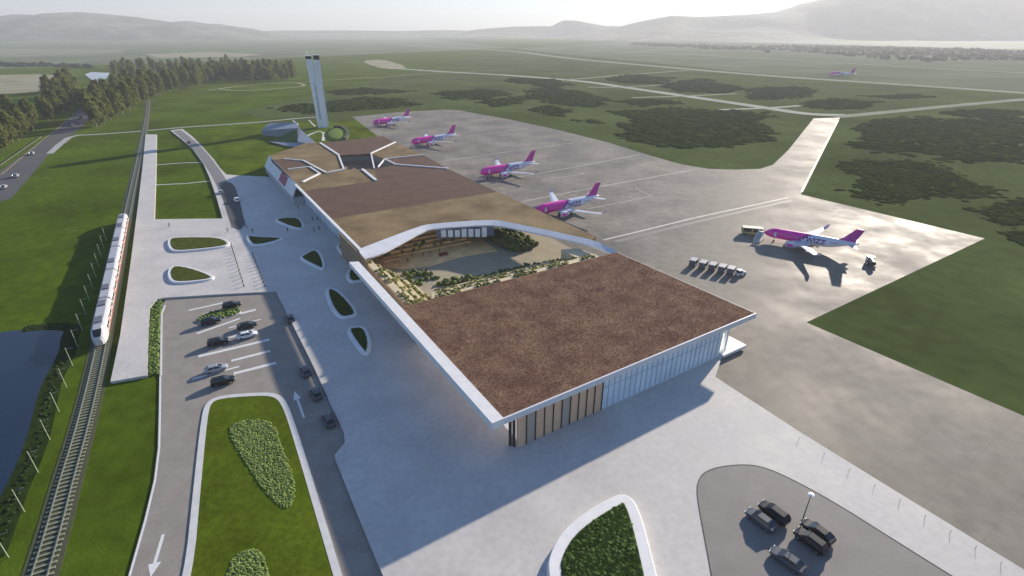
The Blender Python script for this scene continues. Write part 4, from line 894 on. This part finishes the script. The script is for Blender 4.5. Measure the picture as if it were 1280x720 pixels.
for i in range(1, len(tk)-1):
    a, c = tk[i-1], tk[i+1]; ang = math.atan2(c[1]-a[1], c[0]-a[0])-math.pi/2
    if 8 < i < 270:
        o = link('sleeper', slm, rail_root); o.location = (tk[i][0], tk[i][1], ZG+.06); o.rotation_euler = (0, 0, ang)
    elif i >= 270:
        dx, dy = math.cos(ang)*1.6, math.sin(ang)*1.6; far.obox((tk[i][0]-dx, tk[i][1]-dy), (tk[i][0]+dx, tk[i][1]+dy), .32, ZG, ZG+.18)
far.build('far_sleepers', sleeper_m, rail_root, kind='stuff')
for s in (-1, 1):
    b = MB(); q = [(tk[i][0]+s*.95*(tk[i+1][1]-tk[i-1][1])/2, tk[i][1]-s*.95*(tk[i+1][0]-tk[i-1][0])/2) for i in range(1, len(tk)-1, 2)]
    b.wall(q, .16, ZG+.16, ZG+.34); b.build('rail', rail_m, rail_root)
# train
p0 = Vector((-95.9,103.6)); p1 = Vector((-150.4,194.6)); dv = (p1-p0).normalized(); L = (p1-p0).length; ncar = 5; cl = L/ncar
tr = thing('commuter_train', 'long white commuter train with red side stripe standing at the platform', 'train', (p0.x, p0.y, ZG+.3), math.atan2(dv.y, dv.x))
tw_m = M('train_white', (.60,.585,.57), .35, .04, .5, coat=.2); tr_roof = M('train_roof_shaded', (.42,.43,.46), .5, .06, .5); tr_red = M('train_red', (.46,.16,.13), .35, .05, 1., coat=.3)  # roof grey also carries the roof's shade in its colour
def trring(x, k=1., h=1.): return [(x, y*k, .55+(z-.55)*h) for y, z in ((-1.42,.55),(-1.5,1.2),(-1.5,2.5),(-1.3,3.25),(-.8,3.6),(.8,3.6),(1.3,3.25),(1.5,2.5),(1.5,1.2),(1.42,.55))]
for i in range(ncar):
    a, c = i*cl+.35, (i+1)*cl-.35
    if i == 0: rg = [trring(.0,.45,.45), trring(.5,.72,.62), trring(1.5,.9,.82), trring(3.0,.99,.97), trring(4.2), trring(c)]
    elif i == ncar-1: rg = [trring(a), trring(c-4), trring(c-2.6,.98,.95), trring(c-1,.85,.75), trring(c,.5,.5)]
    else: rg = [trring(a), trring(c)]
    cb = MB().loft(rg, mfun=lambda a_, c_: 1 if min(a_[2], c_[2]) > 3.2 else 0).build('carriage', [tw_m, tr_roof], tr)
    x0, x1 = (a+5 if i == 0 else a+.4), (c-4.5 if i == ncar-1 else c-.4)
    MB().prism([(x0,-.95),(x1,-.95),(x1,.95),(x0,.95)], 3.55, 3.68).build('roof_panel', tr_roof, cb)
    for s in (-1, 1):
        nW = 7
        for k in range(nW):
            xa = x0+(x1-x0)*k/nW+.25; xb = x0+(x1-x0)*(k+1)/nW-.25
            if k in (2, 5): MB().box(xa+.4, xb-.4, s*1.52-.02, s*1.52+.02, .8, 2.85).build('door', tr_red, cb)
            else: MB().box(xa, xb, s*1.51-.02, s*1.51+.02, 1.7, 2.5).build('window', glass_m, cb)
        MB().box(x0, x1, s*1.515-.015, s*1.515+.015, .8, 1.25).build('stripe', tr_red, cb)
    for xx in ([x0+2.2, x1-3] if i in (0, 4) else [x0+6.5]):
        MB().box(xx-1.6, xx+1.6, -.8, .8, 3.68, 3.95).build('roof_unit', M('roof_unit_grey', (.14,.15,.18), .6, .1, 1.), cb)
    for xx in (a+3.2, c-3.2): MB().box(xx-1.5, xx+1.5, -1.2, 1.2, .02, .6).build('bogie', black_m, cb)
    if i < ncar-1: MB().box(c-.02, c+.72, -1.2, 1.2, .7, 3.3).build('gangway', black_m, tr)
b = MB(); b.add([(.5,-.62,2.50),(1.5,-.86,3.13),(1.5,.86,3.13),(.5,.62,2.50),(2.7,-.9,3.5),(2.7,.9,3.5)], [(0,1,2,3),(1,4,5,2)]); b.build('windscreen', glass_m, tr)
for s in (-1, 1): MB().box(.18, .42, s*.6-.16, s*.6+.16, 1.15, 1.4).build('headlight', lampw_m, tr)
# catenary masts
cm = thing('catenary_mast', 'mast', 'mast')
MB().tube([(0,0,-.2),(0,0,4.7)], [.08,.055], 6).build('pole', M('pale_mast', (.46,.50,.34), .6, .1, 1.), cm)
MB().tube([(0,0,4.3),(1.3,0,4.45)], .022, 5).build('arm', steel_m, cm)
nm = 0
for i in range(11, 200, 9):
    a, c = Vector(tk[i]), Vector(tk[i+1]); d = (c-a).normalized(); pos = a+Vector((-d.y, d.x))*4.6
    nm += 1; lb = 'thin pale railway mast '+ORD[nm-1]+' from the bottom edge on the river side' if i < 72 else 'thin pale railway mast standing behind the train'
    place(cm, (pos.x, pos.y, ZG), math.atan2(d.y, d.x)-math.pi/2, lb, 'railway masts on the river side' if i < 72 else 'railway masts behind the train')

# ---------------------------------------------------------------- lamp, bollards, guard rail, people
p = G(1003, 650, .012); lp = thing('street_lamp', 'single street lamp with white disc head beside the black cars', 'street lamp', (p[0], p[1], .012))
MB().tube([(0,0,0),(0,0,5.2)], [.09,.06], 8).build('pole', M('lamp_pole', (.12,.11,.10), .5, .1, 1.), lp); MB().lathe([(.05,5.12),(.42,5.2),(.45,5.28),(.1,5.38)], 14).build('lamp_head', lampw_m, lp); MB().lathe([(.2,0),(.2,.08),(.1,.14)], 10).build('base', steel_m, lp)
bo = thing('bollard', 'bollard', 'bollard'); MB().lathe([(.16,0),(.16,.85),(.10,.95)], 8).build('post', M('bollard_dark', (.05,.05,.055), .5, .1, 1.), bo); MB().lathe([(.17,.7),(.17,.78)], 8).build('band', steel_m, bo)
for a, c, n, lb, gr in (((289,306),(305,358),13,'small dark bollard in the row beside the long planters','bollards beside the long planters'), ((316,318),(331,358),11,'small dark bollard in the row along the shaded plaza edge','bollards along the shaded plaza edge')):
    A_, C_ = Vector(G(*a)), Vector(G(*c))
    for k in range(n): q = A_+(C_-A_)*k/(n-1); place(bo, (q.x, q.y, 0), 0, lb, gr)
b = MB(); ga = GP([(-60,233),(0,208),(30,187),(52,172)], ZG); b.wall(ga, .12, ZG+.4, ZG+.8)
gr = thing('guard_rail', 'dark guard rail along the left edge of the highway', 'guard rail'); b.build('beam', M('guard_dark', (.08,.08,.085), .6, .1, 1.), gr)
for q in resample(ga, 6): MB().box(q[0]-.06, q[0]+.06, q[1]-.06, q[1]+.06, ZG-.1, ZG+.5).build('post', steel_m, gr)
for i in range(9):                        # short posts in the paved strip beside the apron
    f = i/8; q = G(1000+ f*250, 546+f*152); o = thing('bollard', 'slim dark post on the paved strip beside the apron', 'bollard', (q[0]-.7, q[1]-.9, 0), 0, 'slim posts beside the apron'); MB().lathe([(.03,0),(.03,.6),(.02,.64)], 6).build('post', MATS['bollard_dark'], o)

skin_c = M('skin', (.45,.28,.2), .6, .05, 3.); hair_c = M('hair', (.03,.02,.015), .7, .1, 3.)
def person_mesh(top, leg, stride):
    me = bpy.data.meshes.new('figure'); s = stride
    v = [(0,0,.95),(0,0,1.18),(0,0,1.42),(0,.01,1.54),(0,.02,1.66),(0,.02,1.76), (-.1,.02,.9),(-.11,s*.5+.03,.5),(-.11,s*.9-.02,.08),(-.11,s*.9+.12,.04), (.1,.02,.9),(.11,-s*.3+.05,.5),(.11,-s-.05,.08),(.11,-s+.1,.04),
         (-.19,0,1.40),(-.25,-s*.4,1.13),(-.24,-s*.5+.1,.88), (.19,0,1.40),(.25,s*.4,1.13),(.24,s*.5+.1,.88)]
    e = [(0,1),(1,2),(2,3),(3,4),(4,5),(0,6),(6,7),(7,8),(8,9),(0,10),(10,11),(11,12),(12,13),(2,14),(14,15),(15,16),(2,17),(17,18),(18,19)]
    rad = [.15,.14,.16,.06,.1,.085,.1,.075,.05,.045,.1,.075,.05,.045,.07,.05,.04,.07,.05,.04]
    me.from_pydata(v, e, []); o = bpy.data.objects.new('figure', me); COL.objects.link(o)
    o.modifiers.new('skin', 'SKIN')
    for i, sv in enumerate(me.skin_vertices[0].data): sv.radius = (rad[i], rad[i]*.85); sv.use_root = i == 0
    sb = o.modifiers.new('sub', 'SUBSURF'); sb.levels = 1; sb.render_levels = 1
    dg = bpy.context.evaluated_depsgraph_get(); m2 = bpy.data.meshes.new_from_object(o.evaluated_get(dg)); bpy.data.objects.remove(o)
    m2.materials.clear()
    for m_ in (top, leg, skin_c, black_m): m2.materials.append(m_)
    for p_ in m2.polygons:
        c = p_.center; p_.use_smooth = True
        p_.material_index = 3 if c.z < .09 else (1 if c.z < .93 and abs(c.x) < .2 else (2 if c.z > 1.5 or (c.z < .95 and abs(c.x) > .2) else 0))
    return m2
cl_ = [M('coat_dark', (.025,.025,.035), .8, .15, 3.), M('coat_red', (.22,.04,.03), .8, .15, 3.), M('shirt_white', (.65,.63,.6), .8, .1, 3.), M('coat_navy', (.03,.045,.09), .8, .15, 3.)]; tr_ = M('trousers', (.03,.032,.04), .8, .15, 3.)
PM = [person_mesh(c, tr_, s) for c, s in zip(cl_, (.22, .1, .05, .3))]
hairm = MB().loft([[(math.cos(a)*r, .015+math.sin(a)*r*1.1, z) for a in [2*math.pi*k/10 for k in range(10)]] for r, z in ((.095,1.68),(.115,1.72),(.1,1.79),(.05,1.83))]).mesh('hair', hair_c, True)
def person(x, y, z, kind, label, group, rz=None):
    t = thing('person', label, 'person', (x, y, z), random.uniform(0, 6.28) if rz is None else rz, group); link('body', PM[kind], t); link('hair', hairm, t)
for px, k, lb in [((212,284),0,'person in dark clothes walking alone on the pale paving near the long planter'), ((285,290),0,'person in dark clothes at the far end of the bollard row'), ((309,286),3,'person in navy at the left of the flat pointed planter'), ((316,291),0,'person in dark clothes beside the flat pointed planter'), ((360,290),3,'person in navy below the triangular planter'),
                  ((373,262),0,'person in dark clothes standing by the terminal front alone'), ((391,276),0,'person in dark clothes at the back left of the group of four'), ((397,276),3,'person in navy at the back right of the group of four'), ((393,290),0,'person in dark clothes at the front left of the group of four'), ((399,288),0,'person in dark clothes at the front right of the group of four')]:
    p = G(*px); person(p[0], p[1], 0, k, lb, 'people walking on the plaza')
for (s, t_, z), k, lb in [((19,87,.36),0,'person in dark clothes at the left end of the timber deck'), ((25,88.5,.36),0,'person in dark clothes in the middle of the timber deck'), ((28,90,.36),2,'person in white among the group on the timber deck'), ((31,89,.36),1,'person in red on the right of the timber deck'), ((22,90.5,.36),1,'person in red near the back of the timber deck'),
                         ((24,54.1,3.9),0,'person in dark clothes on the left part of the terraces'), ((27.5,51.5,5.0),0,'person in dark clothes beside the pale landing on the terraces'), ((33,57,2.78),3,'person in navy low on the terraces'), ((43,54.2,3.9),0,'person in dark clothes on the right part of the terraces')]:
    p = T2W(s, t_); person(p[0], p[1], z, k, lb, 'people in the courtyard')
q = T2W(31, 86.2); bn = thing('bench', 'low red bench on the timber deck of the courtyard', 'bench', (q[0], q[1], .36), ROT)
MB().box(-1.6, 1.6, -.5, .5, .35, .5).build('seat', cl_[1], bn); MB().box(-1.6, 1.6, .4, .52, .5, .95).build('backrest', cl_[1], bn)
for s in (-1.3, 1.3): MB().box(s-.08, s+.08, -.4, .4, 0, .35).build('leg', cart_w, bn)
q = T2W(13.5, 86.5); bn = thing('pergola_frame', 'small reddish timber frame at the left end of the timber deck', 'pergola', (q[0], q[1], .3), ROT)
for sx in (-2.2, 2.2):
    for sy in (-1.3, 1.3): MB().box(sx-.1, sx+.1, sy-.1, sy+.1, 0, 2.6).build('post', M('red_timber', (.34,.14,.10), .7, .15, 2.), bn)
for sy in (-1.3, 1.3): MB().box(-2.5, 2.5, sy-.12, sy+.12, 2.6, 2.85).build('beam', MATS['red_timber'], bn)

# ---------------------------------------------------------------- unused prototypes out, haze
for pr in list(TP)+list(CARS.values()):
    if not pr.get('used'):
        for c in list(pr.children_recursive): bpy.data.objects.remove(c)
        bpy.data.objects.remove(pr)
for o in bpy.data.objects:
    if 'used' in o.keys(): del o['used']
hm = bpy.data.materials.new('haze'); hm.use_nodes = True; t = hm.node_tree; t.nodes.clear()
ov = t.nodes.new('ShaderNodeOutputMaterial'); pv = t.nodes.new('ShaderNodeVolumePrincipled')
pv.inputs['Color'].default_value = (.86, .89, .93, 1); pv.inputs['Density'].default_value = 1.6e-4; pv.inputs['Anisotropy'].default_value = .2
t.links.new(pv.outputs[0], ov.inputs['Volume'])
hz = MB().box(-9500, 9500, -2500, 13500, ZG-5, 460).build('haze', hm); hz['kind'] = 'stuff'
